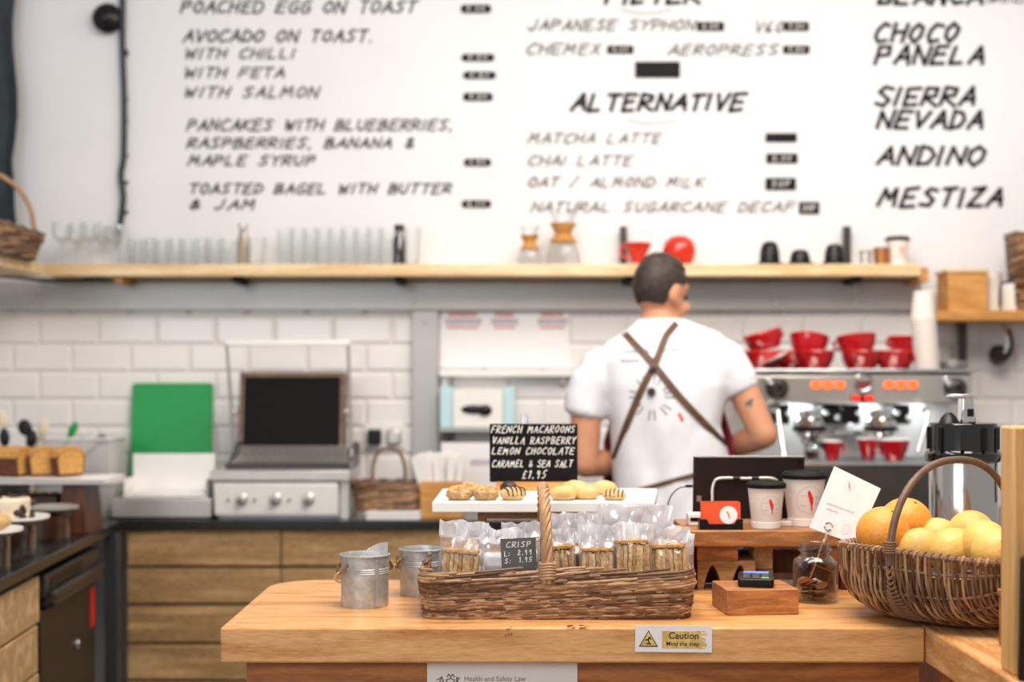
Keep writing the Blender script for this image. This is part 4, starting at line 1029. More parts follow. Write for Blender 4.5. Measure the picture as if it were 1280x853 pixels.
# ================================================================== SERVICE COUNTER
YF, YBK, ZC = 2.54, 3.138, .95
xL, xJ = X(275, YF), X(1157, YF)
ct = thing('service_counter', (0.1, YF, 0), 'golden pine service counter with an L-shaped worktop', 'counter')
o = ct.location
pl = [(xL, YF), (xJ-.0008, YF), (xJ-.0008, YBK), (xL+.11, YBK)]
for k in range(1, 8):
    a = math.radians(90+k*90/8); pl.append((xL+.11+.11*math.cos(a), YBK-.11+.11*math.sin(a)))
pl.append((xL, YBK-.11))
MB().prism([(x-o.x, y-YF) for x, y in pl], ZC-.064, ZC, 'z').build('worktop', M['counter'], ct, bevel=.004)
edge = [(x-o.x, y-YF) for x, y in pl]
MB().prism([(xJ-o.x+.0008, -1.0), (1.5-o.x, -1.0), (1.5-o.x, YBK-YF), (xJ-o.x+.0008, YBK-YF)], ZC-.064, ZC, 'z').build('wing_worktop', M['wing'], ct, bevel=.004)
pp = MB(); pp.box(X(308, 2.575)-o.x, .035, .02, xJ+.0-o.x, .07, ZC-.0645); pp.build('front_panel', M['panel'], ct, bevel=.002)
MB().box(X(308, 2.575)-o.x, .0705, .02, X(308, 2.575)+.03-o.x, .52, ZC-.0645).build('end_panel', M['panel'], ct, bevel=.002)
MB().box(xJ+.035-o.x, -.95, .02, xJ+.065-o.x, .034, ZC-.0645).build('wing_panel', M['panel'], ct, bevel=.002)
MB().box(X(308, 2.575)+.03-o.x, .0705, .25, 1.3-o.x, .52, .27).build('inner_shelf', M['ply'], ct)
MB().box(xL-.001+.016-o.x, .02, ZC+.0002, xL+.019-o.x, YBK-YF-.12, ZC+.0006).build('edge_groove', M['wing'], ct)
mb = MB()
rnd = random.Random(3)
for k in range(9):
    c = at(702+rnd.random()*38, 782+rnd.random()*4, YF-.0006); mb.cbox((c.x-o.x, -.0005, c.z), (rnd.uniform(.004, .011), .0012, rnd.uniform(.0008, .002)))
for k in range(6):
    c = at(630+rnd.random()*10, 783+rnd.random()*12, YF-.0006); mb.cbox((c.x-o.x, -.0005, c.z), (.0015, .0012, rnd.uniform(.002, .005)))
mb.build('chipped_marks', M['walnut'], ct, smooth=False)

# caution sticker
def textmesh(body, size, m, name, parent, loc, bold=0., squeeze=1.):
    cu = bpy.data.curves.new(name, 'FONT'); cu.body = body; cu.size = size; cu.align_x = 'LEFT'; cu.offset = bold
    ob = bpy.data.objects.new('tmp_text', cu); col.objects.link(ob)
    dg = bpy.context.evaluated_depsgraph_get(); me = bpy.data.meshes.new_from_object(ob.evaluated_get(dg)); bpy.data.objects.remove(ob)
    me.materials.clear(); me.materials.append(m)
    t = bpy.data.objects.new(name, me); col.objects.link(t); t.parent = parent; t.location = loc; t.rotation_euler = (PI/2, 0, 0); t.scale = (squeeze, 1, 1)
    return t
cg = at(842, 799, YF)
t = thing('caution_sign', (cg.x, YF, cg.z), 'white and yellow Caution Mind the step sign on the counter edge', 'sign')
s = YF/F; t.rotation_euler[1] = math.radians(.6)
MB().box(-48*s, -.0014, -16.5*s, 48*s, -.0002, 16.5*s).build('plate', M['signwhite'], t, smooth=False)
tri = lambda k, cx=-31.5, cz=-.5: [((cx-12*k)*s, (cz-9.5*k-1*(k-1))*s), ((cx+12*k)*s, (cz-9.5*k-1*(k-1))*s), (cx*s, (cz+11*k)*s)]
MB().prism(tri(1), -.0018, -.0013, 'y').build('warning_triangle', M['textbrown'], t, smooth=False)
tt = MB().prism(tri(.84, cz=-.9), -.0022, -.0017, 'y').build('yellow_field', M['signyellow'], t, smooth=False)
mb = MB()
for l in ([(-34, -6), (-29, -6.5)], [(-35, -1.5), (-32, -1), (-31, -4.5), (-29.5, -6)], [(-32, -1), (-30, 1.2), (-28.5, -.5)], [(-31, .5), (-30.6, 1.5)]):
    ribbon(mb, [(a*s, b*s) for a, b in l], 1.5*s, lambda u, v: (u, -.0024, v))
mb.ell((-30.2*s, -.0022, 1.2*s), (1.6*s, .0003, 1.6*s), nu=10, nv=6)
mb.build('tripping_figure', M['textbrown'], t, smooth=False)
mb = MB()
mb.box(-14.5*s, -.0018, -11.5*s, 30*s, -.0013, 10*s)
for k in range(16): 
    z = (-11+21*k/15)*s; mb.box(30*s, -.0018, z-.7*s, (33+rnd.random()*9)*s, -.0013, z+.6*s)
mb.build('yellow_field', M['signyellow'], t, smooth=False)
textmesh('Caution', 11.5*s, M['textbrown'], 'lettering', t, (-6.5*s, -.0022, .6*s), .0002, 1.02)
textmesh('Mind the step', 7.4*s, M['textbrown'], 'lettering', t, (-9.5*s, -.0022, -8.2*s), .0001, 1.0)
# health and safety notice under the overhang
YP = YF+.035
c = at(628, 822, YP)
t = thing('safety_notice', (c.x, YP, c.z), 'pale Health and Safety Law notice pinned under the counter edge', 'notice')
s = YP/F
MB().box(-94*s, -.003, -150*s, 94*s, -.0004, 0).build('card', M['cup'], t, bevel=.001)
textmesh('Health and Safety Law', 9.2*s, M['textgrey'], 'lettering', t, (-48*s, -.0036, -29.5*s), 0, .93)
textmesh('What you need to know', 17*s, M['textgrey'], 'lettering', t, (-48*s, -.0036, -47*s), .0002, .85)
mb = MB()
for l in ([(-80, -36), (-76, -24), (-72, -36)], [(-79, -31), (-73, -31)], [(-82, -28), (-78, -26)], [(-57, -36), (-57, -25), (-54, -26), (-57, -30), (-53, -33), (-57, -36)], [(-68, -36), (-70, -28), (-64.5, -26), (-60, -28), (-62, -36), (-68, -36)], [(-69, -24), (-67, -21), (-64.5, -24), (-62, -21), (-60, -24)], [(-68, -32), (-61, -32)]):
    ribbon(mb, [(a*s, b*s) for a, b in l], 1.5*s, lambda u, v: (u, -.0034, v))
mb.build('crest', M['textgrey'], t, smooth=False)

# ================================================================== FRONT WICKER BASKET
bx, by = X(697, 2.62), 2.772
bk = thing('wicker_tray_basket', (bx, by, ZC), 'long low brown wicker basket of bagged crackers with a tall twisted handle', 'basket')
rnd = random.Random(21)
path, tot = roundrect(.243, .143, .03, 220)
mb = MB()
rodweave(mb, path, tot, 12, lambda k: .004+k*.0047, lambda k: .004+.0007*k+rnd.uniform(-.0012, .0016), .0032, .34, rnd, slope=.006, stakes=.03, amp=.0011, per=13)
mb.build('woven_side', WM, bk)
mb = MB()
rodweave(mb, path, tot, 6, lambda k: .061+k*.0042, lambda k: .010+.004*math.sin(k*.75+.4)+rnd.uniform(-.001, .002), .0037, .30, rnd, slope=.011, stakes=.06, amp=.0007, per=16)
mb.build('braided_rim', WM, bk)
mb = MB()
for i in range(0, 220, 4):
    p, n_ = path[i]; q = p+n_*.003; q2 = p+n_*.012; mb.tube([(q.x, q.y, .001), (q2.x, q2.y, .076)], .0028, 6, m=0)
mb.build('stakes', WM, bk)
mb = MB(); mb.prism([(p.x*.985, p.y*.985) for p, _ in path[::4]], .002, .008)
ring = lambda o_, z: [(p.x+n_.x*o_, p.y+n_.y*o_, z) for p, n_ in path[::2]]
mb.loft([ring(.002, .003), ring(.009, .074), ring(.006, .074), ring(-.001, .003)])
mb.build('liner', [M['w1']], bk)
# twisted handle front to back
hxp = -.019
arc = []
for i in range(61):
    a = PI*i/60; ca, sa = math.cos(a), math.sin(a)
    arc.append(Vector((hxp-.004*sa, -.157*(abs(ca)**.75)*(1 if ca > 0 else -1), .068+.163*(sa**.75))))
mb = MB()
for st in range(5):
    pts = []
    for i, p in enumerate(arc):
        d = (arc[min(60, i+1)]-arc[max(0, i-1)]).normalized(); a_ = Vector((1, 0, 0)); b_ = d.cross(a_).normalized()
        q = 2*PI*st/5+i*.42; pts.append(p+(a_*math.cos(q)+b_*math.sin(q))*.0066)
    mb.tube(pts, .0050, 7, m=st % 2)
h = mb.build('handle', [M['wh'], M['w3']], bk)
mb = MB()
for sy in (-1, 1):
    mb = MB()
    for k in range(6):
        z = .078+k*.0052; mb.tube([(hxp+.0135*math.cos(a*PI/9), sy*(.155-.0004*k)+.0125*math.sin(a*PI/9), z+.001*math.sin(a)) for a in range(18)], .0029, 6, True)
    mb.build('binding', M['w3'], h)

# ---- bags of crackers
def bag(loc, w, h, d, label, content, rz=0, seed=1, fin=.25, tilt=0, cw=None, chh=None, big=True, lean=0):
    r_ = random.Random(seed)
    t = thing('cracker_bag' if content in ('cracker',) else 'biscuit_bag', loc, label, 'bag', 'clear bags in the long wicker basket', rz)
    T = rot('Y', tilt) @ rot('X', lean)
    nu, nv = 22, 26; mb = MB()
    for side in (-1, 1):
        vs = []
        for j in range(nv+1):
            v = j/nv
            th = d/2*(min(1, v/.06)**.5)*(1 if v < 1-fin-.15 else max(.03, 1-(v-(1-fin-.15))/.22))
            for i in range(nu+1):
                u = -1+2*i/nu; e = (max(0, 1-abs(u)**4))**.5
                wn = noise.noise(Vector((u*2.2+seed*7, v*3.2, side*3)))
                w2 = noise.noise(Vector((u*6+seed*5, v*7, side*5+9)))
                y = side*th*e+(wn*.010+w2*.006)*(.35+v)*(.3+.7*e)+side*.0006
                if v > 1-fin: y = (y-side*.0006)*(1.0)+side*.0005+.006*math.sin(u*5+seed)+(.012*(v-1+fin)/fin*wn)
                x = u*w/2*(1+.05*w2+(.06 if v > 1-fin else 0)-.05*math.sin(v*PI))
                vs.append((x, y, v*h+.006*wn*v))
        fs = [(j*(nu+1)+i, j*(nu+1)+i+1, (j+1)*(nu+1)+i+1, (j+1)*(nu+1)+i) for j in range(nv) for i in range(nu)]
        k0 = len(mb.f); mb.add(vs, fs, 0, T)
        for j in range(nv):
            if (j+.5)/nv > 1-fin*1.05:
                for i in range(nu): mb.m[k0+j*nu+i] = 1
    mb.build('plastic_film', [M['film'], M['fin']], t, ang=180)
    cw = (cw or w*.74)*1.06; chh = chh or h*(1-fin)*.78; z0 = .006
    if content == 'cracker':
        n = 9
        for i in range(n):
            x = -cw/2+cw*(i+.5)/n; wd = cw/n*.93; hh = chh*(1-.05*r_.random())
            mb = MB(); y0 = -d*.34+.004*r_.random(); vs = []
            for k in range(11):
                z = z0+hh*k/10; j_ = .0012*math.sin(k*2.1+i); mb_ = (x-wd/2+j_, x+wd/2+j_*.5)
                vs += [(mb_[0], y0+.001*math.sin(k*3+i), z), (mb_[1], y0+.001*math.cos(k*2+i), z), (mb_[1], d*.34, z), (mb_[0], d*.34, z)]
            fs = [(3, 2, 1, 0), (40, 41, 42, 43)]+[(k*4+a, k*4+(a+1) % 4, k*4+4+(a+1) % 4, k*4+4+a) for k in range(10) for a in range(4)]
            mb.add(vs, fs, 0, T @ rot('Y', r_.uniform(-1.5, 1.5)))
            mb.build('cracker', M['cracker' if i % 3 == 1 else 'crackerlight'], t)
        MB().box(-cw*.5, -d*.36, z0+chh+.001, cw*.5, d*.36, z0+chh+.007, T=T @ rot('Y', r_.uniform(-3, 3))).build('cracker', M['cracker'], t, bevel=.001)
        MB().box(-cw*.49, -d*.15, z0, cw*.49, d*.33, z0+chh*.97, T=T).build('cracker', M['cracker'], t)
        if big: MB().box(-cw*.5, -d*.40, z0-.004, cw*.5, d*.36, z0, T=T).build('backing_card', M['crust'], t)
    elif content == 'white':
        for k in range(3):
            MB().box(-cw*.5, -d*.34, z0+k*chh/3+.001, cw*.5, d*.34, z0+(k+1)*chh/3-.001, T=T @ rot('Y', r_.uniform(-2, 2))).build('white_wafer', M['paper' if k != 0 else 'crackerlight'], t, bevel=.008)
        MB().lathe([(0, 0), (cw*.22, 0), (cw*.22, .001), (0, .001)], 24, T=T @ tr(0, -d*.36, chh*.35) @ rot('X', 90)).build('round_sticker', M['paper'], t)
    else:
        for k in range(4):
            MB().ell((-cw*.36+cw*.24*k, r_.uniform(-.004, .004), z0+chh*.4+.006*r_.random()), (cw*.16, d*.3, chh*.36), T=T, nu=18, nv=10).build('cookie', M['crust' if k % 2 else 'choc'], t)
    return t
ZBK = ZC+.010
def bagpx(px0, px1, pyt, D, d, label, content, **k):
    w = (px1-px0)/F*D; h = Z(pyt, D)-ZBK
    return bag((X((px0+px1)/2, D), D, ZBK), w, h, d, label, content, **k)
bagpx(542, 600, 652, 2.70, .04, 'clear bag of crackers at the left end of the long basket', 'cracker', seed=3, fin=.2, cw=.062, chh=.098, tilt=5, rz=-8)
bagpx(600, 652, 662, 2.695, .04, 'clear bag of white wafers with a round sticker, left of the grey price card', 'white', seed=5, fin=.16, chh=.10, cw=.066)
bagpx(684, 726, 662, 2.70, .038, 'clear bag of crackers just right of the twisted handle', 'cracker', seed=8, fin=.2, cw=.048, chh=.106, rz=6, tilt=-5)
bagpx(723, 770, 656, 2.695, .04, 'second clear bag of crackers right of the twisted handle', 'cracker', seed=11, fin=.25, cw=.058, chh=.102)
bagpx(768, 816, 655, 2.69, .04, 'tallest clear bag of crackers, third right of the twisted handle', 'cracker', seed=14, fin=.2, cw=.06, chh=.118, rz=-5)
bagpx(812, 866, 660, 2.70, .042, 'clear bag of crackers at the right end of the long basket', 'cracker', seed=19, fin=.2, cw=.064, chh=.108, rz=-10, tilt=-3)
bagpx(628, 676, 653, 2.80, .05, 'clear bag of white wafers behind the grey price card', 'white', seed=23, fin=.2)
bagpx(566, 612, 658, 2.83, .045, 'clear bag of white wafers at the back left of the basket', 'white', seed=26, fin=.2)
bagpx(688, 752, 642, 2.83, .06, 'crumpled clear bag of brown cookies behind the second cracker bag', 'cookie', seed=29, fin=.32, rz=10, chh=.12)
bagpx(748, 838, 632, 2.84, .06, 'large crumpled clear bag of brown cookies at the back of the basket', 'cookie', seed=31, fin=.36, rz=-6, chh=.125, cw=.11)
bagpx(822, 868, 668, 2.82, .05, 'small clear cookie bag at the back right corner of the basket', 'cookie', seed=37, fin=.3, rz=-25)

# grey price card
D = 2.648; c = at(652, 695, D)
t = thing('price_card', (c.x, D, ZC+.011), 'grey chalk price card reading crisp in the front of the long basket', 'price card', rz=-4)
s = D/F; zc = c.z-t.location.z; Tt = rot('Y', -3) @ tr(0, 0, zc)
q = MB(); q.box(-22*s, -.001, -20*s, 22*s, .001, 22*s, T=Tt); q.build('slate', M['greyslate'], t, smooth=False)
MB().box(-.004, .0012, 0, .004, .004, zc).build('peg', M['ply'], t)
mb = MB()
for txt, x0, wd, zb_, hh in (('CRISP', -15, 31, 11, 6.5), ('L:', -18, 7, 0, 6), ('2.99', -1, 18, 1, 6), ('S:', -18, 8, -9, 6), ('1.95', 0, 17, -8, 6)):
    for l in strokes(txt, wd*s, hh*s, .15, .03, random.Random(txt)): ribbon(mb, l, 1.1*s, lambda u, v: Tt @ Vector((x0*s+u, -.0016, zb_*s+v)))
mb.build('lettering', M['chalk'], t, smooth=False)

# ================================================================== ZINC BUCKETS
def bucket(loc, r, h, label, rz):
    t = thing('zinc_bucket', loc, label, 'bucket', 'small zinc buckets', rz)
    prof = [(0, .003), (r*.93, .003), (r*.95, 0), (r*.965, .004), (r*.97, h*.60)]
    for z in (.66, .70, .74): prof += [(r*.975, h*(z-.012)), (r*1.0, h*z), (r*.975, h*(z+.012))]
    prof += [(r*.985, h-.004), (r*1.03, h-.003), (r*1.04, h), (r*1.0, h+.001), (r*.96, h-.004), (r*.93, .006), (0, .006)]
    MB().lathe(prof, 44).build('bucket_wall', M['galv'], t)
    MB().box(-.004, -r*.975-.0015, .004, .004, -r*.965, h-.006).build('seam', M['galv'], t)
    for s_ in (-1, 1):
        e_ = MB().tube(catmull([(s_*r*.99, -.014, h*.84), (s_*(r+.006), -.012, h*.72), (s_*(r+.008), 0, h*.66), (s_*(r+.006), .012, h*.72), (s_*r*.99, .014, h*.84)], 5), .0026, 8).build('ear', M['brass'], t)
    MB().tube(catmull([((r+.008)*math.cos(a), -.012-.05*math.sin(a)*.2+.03, h*.68-.062*math.sin(a)) if False else ((r+.010)*math.cos(PI*a/12), (r+.012)*math.sin(PI*a/12), h*.68-.03*math.sin(PI*a/12)) for a in range(13)], 3), .0018, 6).build('bail_handle', M['steel'], t)
    return t
bucket((X(456, 2.785), 2.785, ZC), .048, .101, 'front galvanised zinc bucket on the counter, with a clear packet in it', 35)
bucket((X(527, 2.925), 2.925, ZC), .046, .095, 'second zinc bucket partly hidden behind the wicker basket', 20)
t = thing('clear_packet', (X(460, 2.785), 2.785, ZC+.008), 'clear cellophane packet sticking out of the front zinc bucket', 'packet')
mb = MB(); vs = []
for j in range(13):
    for i in range(11):
        u, v = -1+.2*i, j/12; vs.append((u*.034*(1-.2*v)+.012*v, .012*noise.noise(Vector((u*2, v*3, 4)))+.004*math.sin(u*4+v*6), v*.110-.006*u*u+(.012*u if v > .8 else 0)))
mb.add(vs, [(j*11+i, j*11+i+1, j*11+i+12, j*11+i+11) for j in range(12) for i in range(10)]); mb.build('film', M['fin'], t, ang=180)
MB().cbox((0, .004, .04), (.05, .02, .07)).build('contents', M['crackerlight'], t, bevel=.006)

# ================================================================== MACAROON STAND
D = 2.95; zb1 = Z(641, D)
rs = thing('wooden_riser', (X(690, 3.1), 3.11, ZC), 'brown wooden riser under the white serving board', 'riser')
o = rs.location; Hr = zb1-ZC-.0005
for px, dd in ((602, 2.99), (780, 2.99)):
    for d3 in (0, .22):
        x = X(px, dd)-o.x; y = dd-o.y+d3
        if y+o.y > YBK-.012: y = YBK-.012-o.y
        MB().box(x-.0085, y-.009, 0, x+.0085, y+.009, Hr-.016).build('leg', M['walnut'], rs, bevel=.001)
MB().box(X(597, 2.98)-o.x, -.13, Hr-.0155, X(790, 2.98)-o.x, .15, Hr).build('top_rail', M['walnut'], rs, bevel=.001)
bd = thing('serving_board', (X(680, D), 3.12, zb1), 'white serving board on the riser holding macaroons', 'board')
o = bd.location
pl = [(X(540, D)-o.x, D-o.y), (X(818, D)-o.x, D-o.y), (X(822, 3.3)-o.x, 3.3-o.y), (X(553, 3.3)-o.x, 3.3-o.y)]
MB().prism(pl, 0, .0215).build('slab', M['white'], bd, bevel=.002)
MB().prism([(a*.97+.004, b*.97) for a, b in pl], .0217, .0224).build('paper_liner', M['paper'], bd)
zbd = zb1+.0228
def lump(name, px, py, w, h, m, label, kind):
    D_ = max(2.99, min(3.27, .2617*F/(py-470+.01))) if False else None
    # depth from where its base meets the board
    dep = (CZ-zbd)*F/(py-470); dep = min(3.26, max(2.99, dep))
    W = w/F*dep; H = h/F*dep; r_ = random.Random(int(px*3+py))
    t = thing(name, (X(px, dep), dep, zbd), label, 'biscuit', 'biscuits on the white serving board', rz=r_.uniform(-30, 30))
    mb = MB(); nu, nv = 28, 14; vs = []
    base = MB().ell((0, 0, 0), 1, nu=nu, nv=nv)
    amp = .16 if kind == 'nut' else .05
    for v in base.v:
        n_ = noise.noise(Vector((v[0]*3+px, v[1]*3, v[2]*3)))*amp+noise.noise(Vector((v[0]*7+px, v[1]*7, v[2]*7)))*amp*.6
        z = max(v[2], -.75); vs.append((v[0]*W/2*(1+n_), v[1]*W/2*.85*(1+n_), (z+.75)/1.75*H*.86*(1+n_*.8)))
    mb.add(vs, base.f); mb.build('body', M[m], t)
    if kind == 'nut':
        mb = MB()
        for k in range(16):
            a = r_.random()*2*PI; rr = r_.random()**.5*.36*W; mb.ell((rr*math.cos(a), rr*math.sin(a)*.85, H*(.86-1.5*(rr/W)**2)), (W*.11, W*.06, H*.1), T=None, nu=8, nv=6)
        mb.build('nut_flakes', M['cracker'], t)
    if kind == 'stripe':
        mb = MB()
        for k in range(5):
            x = (-.34+.17*k)*W; pts = [(x+.02*W, y_*W*.36, H*(.89-1.1*(y_*.36)**2-.9*(x/W)**2)+.0006) for y_ in (-1, -.75, -.4, 0, .4, .75, 1)]
            pts = [(x+.03*W, -W*.415, H*.3)]+pts; mb.tube(pts, W*.024, 6)
        mb.build('chocolate_stripes', M['choc'], t)
    return t
lump('macaroon', 574, 627, 34, 20, 'nutty', 'nut-covered macaroon nearest the left end of the white board', 'nut')
lump('macaroon', 607, 627, 34, 20, 'nutty', 'nut-covered macaroon second from the left end of the board', 'nut')
lump('macaroon', 641, 627, 33, 19, 'biscuit', 'chocolate-striped macaroon just left of the twisted handle', 'stripe')
lump('macaroon', 587, 619, 32, 17, 'nutty', 'nut-covered macaroon in the second row at the left end', 'nut')
lump('macaroon', 636, 617, 22, 18, 'choc', 'dark brown macaroon in front of the chalkboard', 'plain')
lump('macaroon', 704, 627, 36, 21, 'pale_bis', 'pale smooth macaroon just right of the twisted handle', 'plain')
lump('macaroon', 732, 624, 36, 20, 'pale_bis', 'pale smooth macaroon third from the right in the front row', 'plain')
lump('macaroon', 720, 617, 36, 19, 'biscuit', 'golden macaroon in the second row below the price on the chalkboard', 'plain')
lump('macaroon', 755, 618, 34, 20, 'pale_bis', 'pale macaroon behind the striped one at the right', 'plain')
lump('macaroon', 768, 627, 30, 15, 'biscuit', 'chocolate-striped macaroon nearest the right end of the board', 'stripe')
# chalkboard
D = 3.24; c = at(667, 566, D); s = D/F
t = thing('chalkboard_sign', (c.x, D, zbd), 'small black chalkboard listing French macaroons on the white board', 'chalkboard')
o = t.location; zc = c.z-o.z
MB().box(-55*s, -.004, zc-37*s, 55*s, .004, zc+36*s).build('board', M['slate'], t, bevel=.003)
mb = MB(); mb.box(-.085, -.018, 0, .085, -.0045, .02); mb.box(-.085, .0045, 0, .085, .018, .02); mb.box(-.085, -.0045, 0, .085, .0045, zc-37*s-.0005); mb.build('wooden_base', M['ply'], t, bevel=.001)
mb = MB()
for txt, x0, wd, zz_, hh in (('FRENCH MACAROONS', -53, 104, 25, 8.5), ('VANILLA RASPBERRY', -52, 104, 11, 8.5), ('LEMON CHOCOLATE', -52, 102, -2, 8), ('CARAMEL & SEA SALT', -52, 100, -18, 8.5), ('£1.95', -15, 31, -32, 9.5)):
    for l in strokes(txt, wd*s, hh*s, .34, .06, random.Random(txt)): ribbon(mb, l, 1.15*s, lambda u, v: (x0*s+u, -.0046, zc+zz_*s+v))
mb.build('lettering', M['chalk'], t, smooth=False)

# ================================================================== CUP SHELF
D = 2.95; zs = Z(663.5, D); zsb = Z(684, D)
sh2 = thing('display_shelf', (X(955, D), D, ZC), 'warm brown wooden shelf stand holding the takeaway cups', 'shelf')
o = sh2.location
MB().box(X(858, D)-o.x, 0, zsb-ZC, X(1049, D)-o.x, .24, zs-ZC).build('shelf_board', M['walnut2'], sh2, bevel=.003)
MB().box(X(1039, D)-o.x, .004, 0, X(1049, D)-o.x, .17, zsb-ZC-.0005).build('side_leg', M['walnut'], sh2, bevel=.002)
MB().box(X(860, D)-o.x, .004, 0, X(868, D)-o.x, .17, zsb-ZC-.0005).build('side_leg', M['walnut'], sh2, bevel=.002)
MB().box(X(868, D)-o.x+.0005, .15, .02, X(1039, D)-o.x-.0005, .168, .07).build('back_rail', M['darkwood'], sh2, bevel=.002)
# arched wooden holder and blocks under it
t = thing('wooden_holder', (X(905, 2.97), 3.03, ZC), 'rustic brown wooden holder with arched cut-outs under the cup shelf', 'holder')
w0 = X(873, 2.97)-t.location.x; w1 = X(946, 2.97)-t.location.x; Hh = .062
pl = [(w0, 0), (w0+.012, 0)]
pl += [(w0+.012+.04*(k/10), .048*math.sin(PI*k/10)+.004) for k in range(1, 10)]
pl += [(w0+.056, 0), (w1-.052, 0)]
pl += [(w1-.052+.04*(k/10), .048*math.sin(PI*k/10)+.004) for k in range(1, 10)]
pl += [(w1-.01, 0), (w1, 0), (w1, Hh), (w0, Hh)]
mb = MB(); n = len(pl)
vs = [(a, -.045, b) for a, b in pl]+[(a, .06, b) for a, b in pl]
mb.add(vs, [list(range(n)), list(range(n, 2*n))[::-1]]+[(i, n+i, n+(i+1) % n, (i+1) % n) for i in range(n)])
mb.build('arched_body', M['plank'], t, bevel=.001); MB().box(w0+.002, .045, .002, w1-.002, .058, Hh-.002).build('back_board', M['darkwood'], t)
t = thing('wooden_block', (X(897, 2.97), 3.0, ZC+.0625), 'golden brown wooden block resting on the arched holder', 'block')
MB().box(-.042, -.02, 0, .045, .08, .044).build('block', M['walnut2'], t, bevel=.002); MB().box(-.03, -.0215, -.0, .035, -.0195, .004).build('metal_edge', M['brass'], t)
t = thing('pale_block', (X(957, 3.0), 3.07, ZC), 'pale beige wooden block upright under the cup shelf', 'block')
MB().box(-.026, -.04, 0, .022, .06, .036).build('lower_block', M['plank2'], t, bevel=.002); MB().box(-.02, -.035, .0365, .022, .06, zsb-ZC-.003).build('upper_block', M['plank2'], t, bevel=.002)

# tablet
D = 3.125; c0 = at(935, 570, D)
t = thing('tablet', (c0.x, D, zs), 'dark tablet seen from behind on its bent silver stand', 'tablet')
o = t.location; Tb = rot('X', 5); x0, x1 = X(866, D)-o.x, X(1005, D)-o.x; Ht = Z(570, D)-zs
MB().box(x0, .0, .006, x1, .009, Ht, T=Tb).build('back_case', M['tabback'], t, bevel=.004)
MB().box(x0+.004, .0092, .012, x1-.004, .0105, Ht-.006, T=Tb).build('screen', M['black'], t)
MB().box(x0+.003, -.0008, Ht-.0022, x1-.003, .009, Ht+.0004, T=Tb).build('bright_edge', M['steel'], t)
MB().lathe([(0, 0), (.004, 0), (.0045, .002), (0, .002)], 14, T=Tb @ tr(x1-.012, -.0002, Ht-.012) @ rot('X', 90)).build('camera_lens', M['black'], t)
MB().box(x0+.008, -.0006, .045, x0+.018, .0, .058, T=Tb).build('label_patch', M['textgrey'], t)
xa, xb = X(891, 3.1)-o.x, X(976, 3.1)-o.x; za = Z(599, 3.1)-zs
arcp = catmull([(xa, -.022, .0035), (xa, -.018, za*.55), (xa+.002, -.014, za-.016), (xa+.016, -.012, za), ((xa+xb)/2, -.012, za), (xb-.016, -.012, za), (xb-.002, -.014, za-.016), (xb, -.018, za*.55), (xb, -.022, .0035)], 7)
st = MB().tube(arcp, .0035, 10).build('wire_stand', M['steel'], t)
mb = MB()
for f_ in (.36, .64):
    x = xa+(xb-xa)*f_; mb.lathe([(0, -.008), (.0052, -.008), (.0052, .008), (0, .008)], 12, T=tr(x, -.012, za) @ rot('Y', 90))
mb.build('rubber_grip', M['black'], st)
pts = [at(866, 608, 3.1), at(858, 608.5, 3.1), at(848, 611, 3.1), at(838, 622, 3.1), at(834, 640, 3.1), at(837, 662, 3.12), at(850, 690, 3.13)]
MB().tube([p-o for p in catmull(pts, 6)], .0016, 6).build('charging_cable', M['darksteel'], t)
q = at(862, 608, 3.1)-o; MB().box(q.x-.009, q.y-.003, q.z-.003, q.x+.006, q.y+.003, q.z+.003).build('cable_plug', M['black'], t, bevel=.001)
# white charger
t = thing('card_printer', (X(868, 3.06), 3.055, zs), 'small white plastic device with a black slot beside the tablet', 'device')
MB().box(-.016, -.02, 0, .03, .02, .027).build('casing', M['white'], t, bevel=.003); MB().box(-.012, -.0208, .010, .018, -.019, .018).build('slot', M['black'], t)
t = thing('white_plug', (X(976, 3.09), 3.035, zs), 'white plug lying behind the smaller takeaway cup', 'plug')
MB().box(-.03, -.006, 0, .014, .006, .011).build('casing', M['white'], t, bevel=.002); MB().lathe([(0, 0), (.007, 0), (.007, .014), (0, .014)], 12, c=(.022, -.002, 0)).build('black_end', M['black'], t)
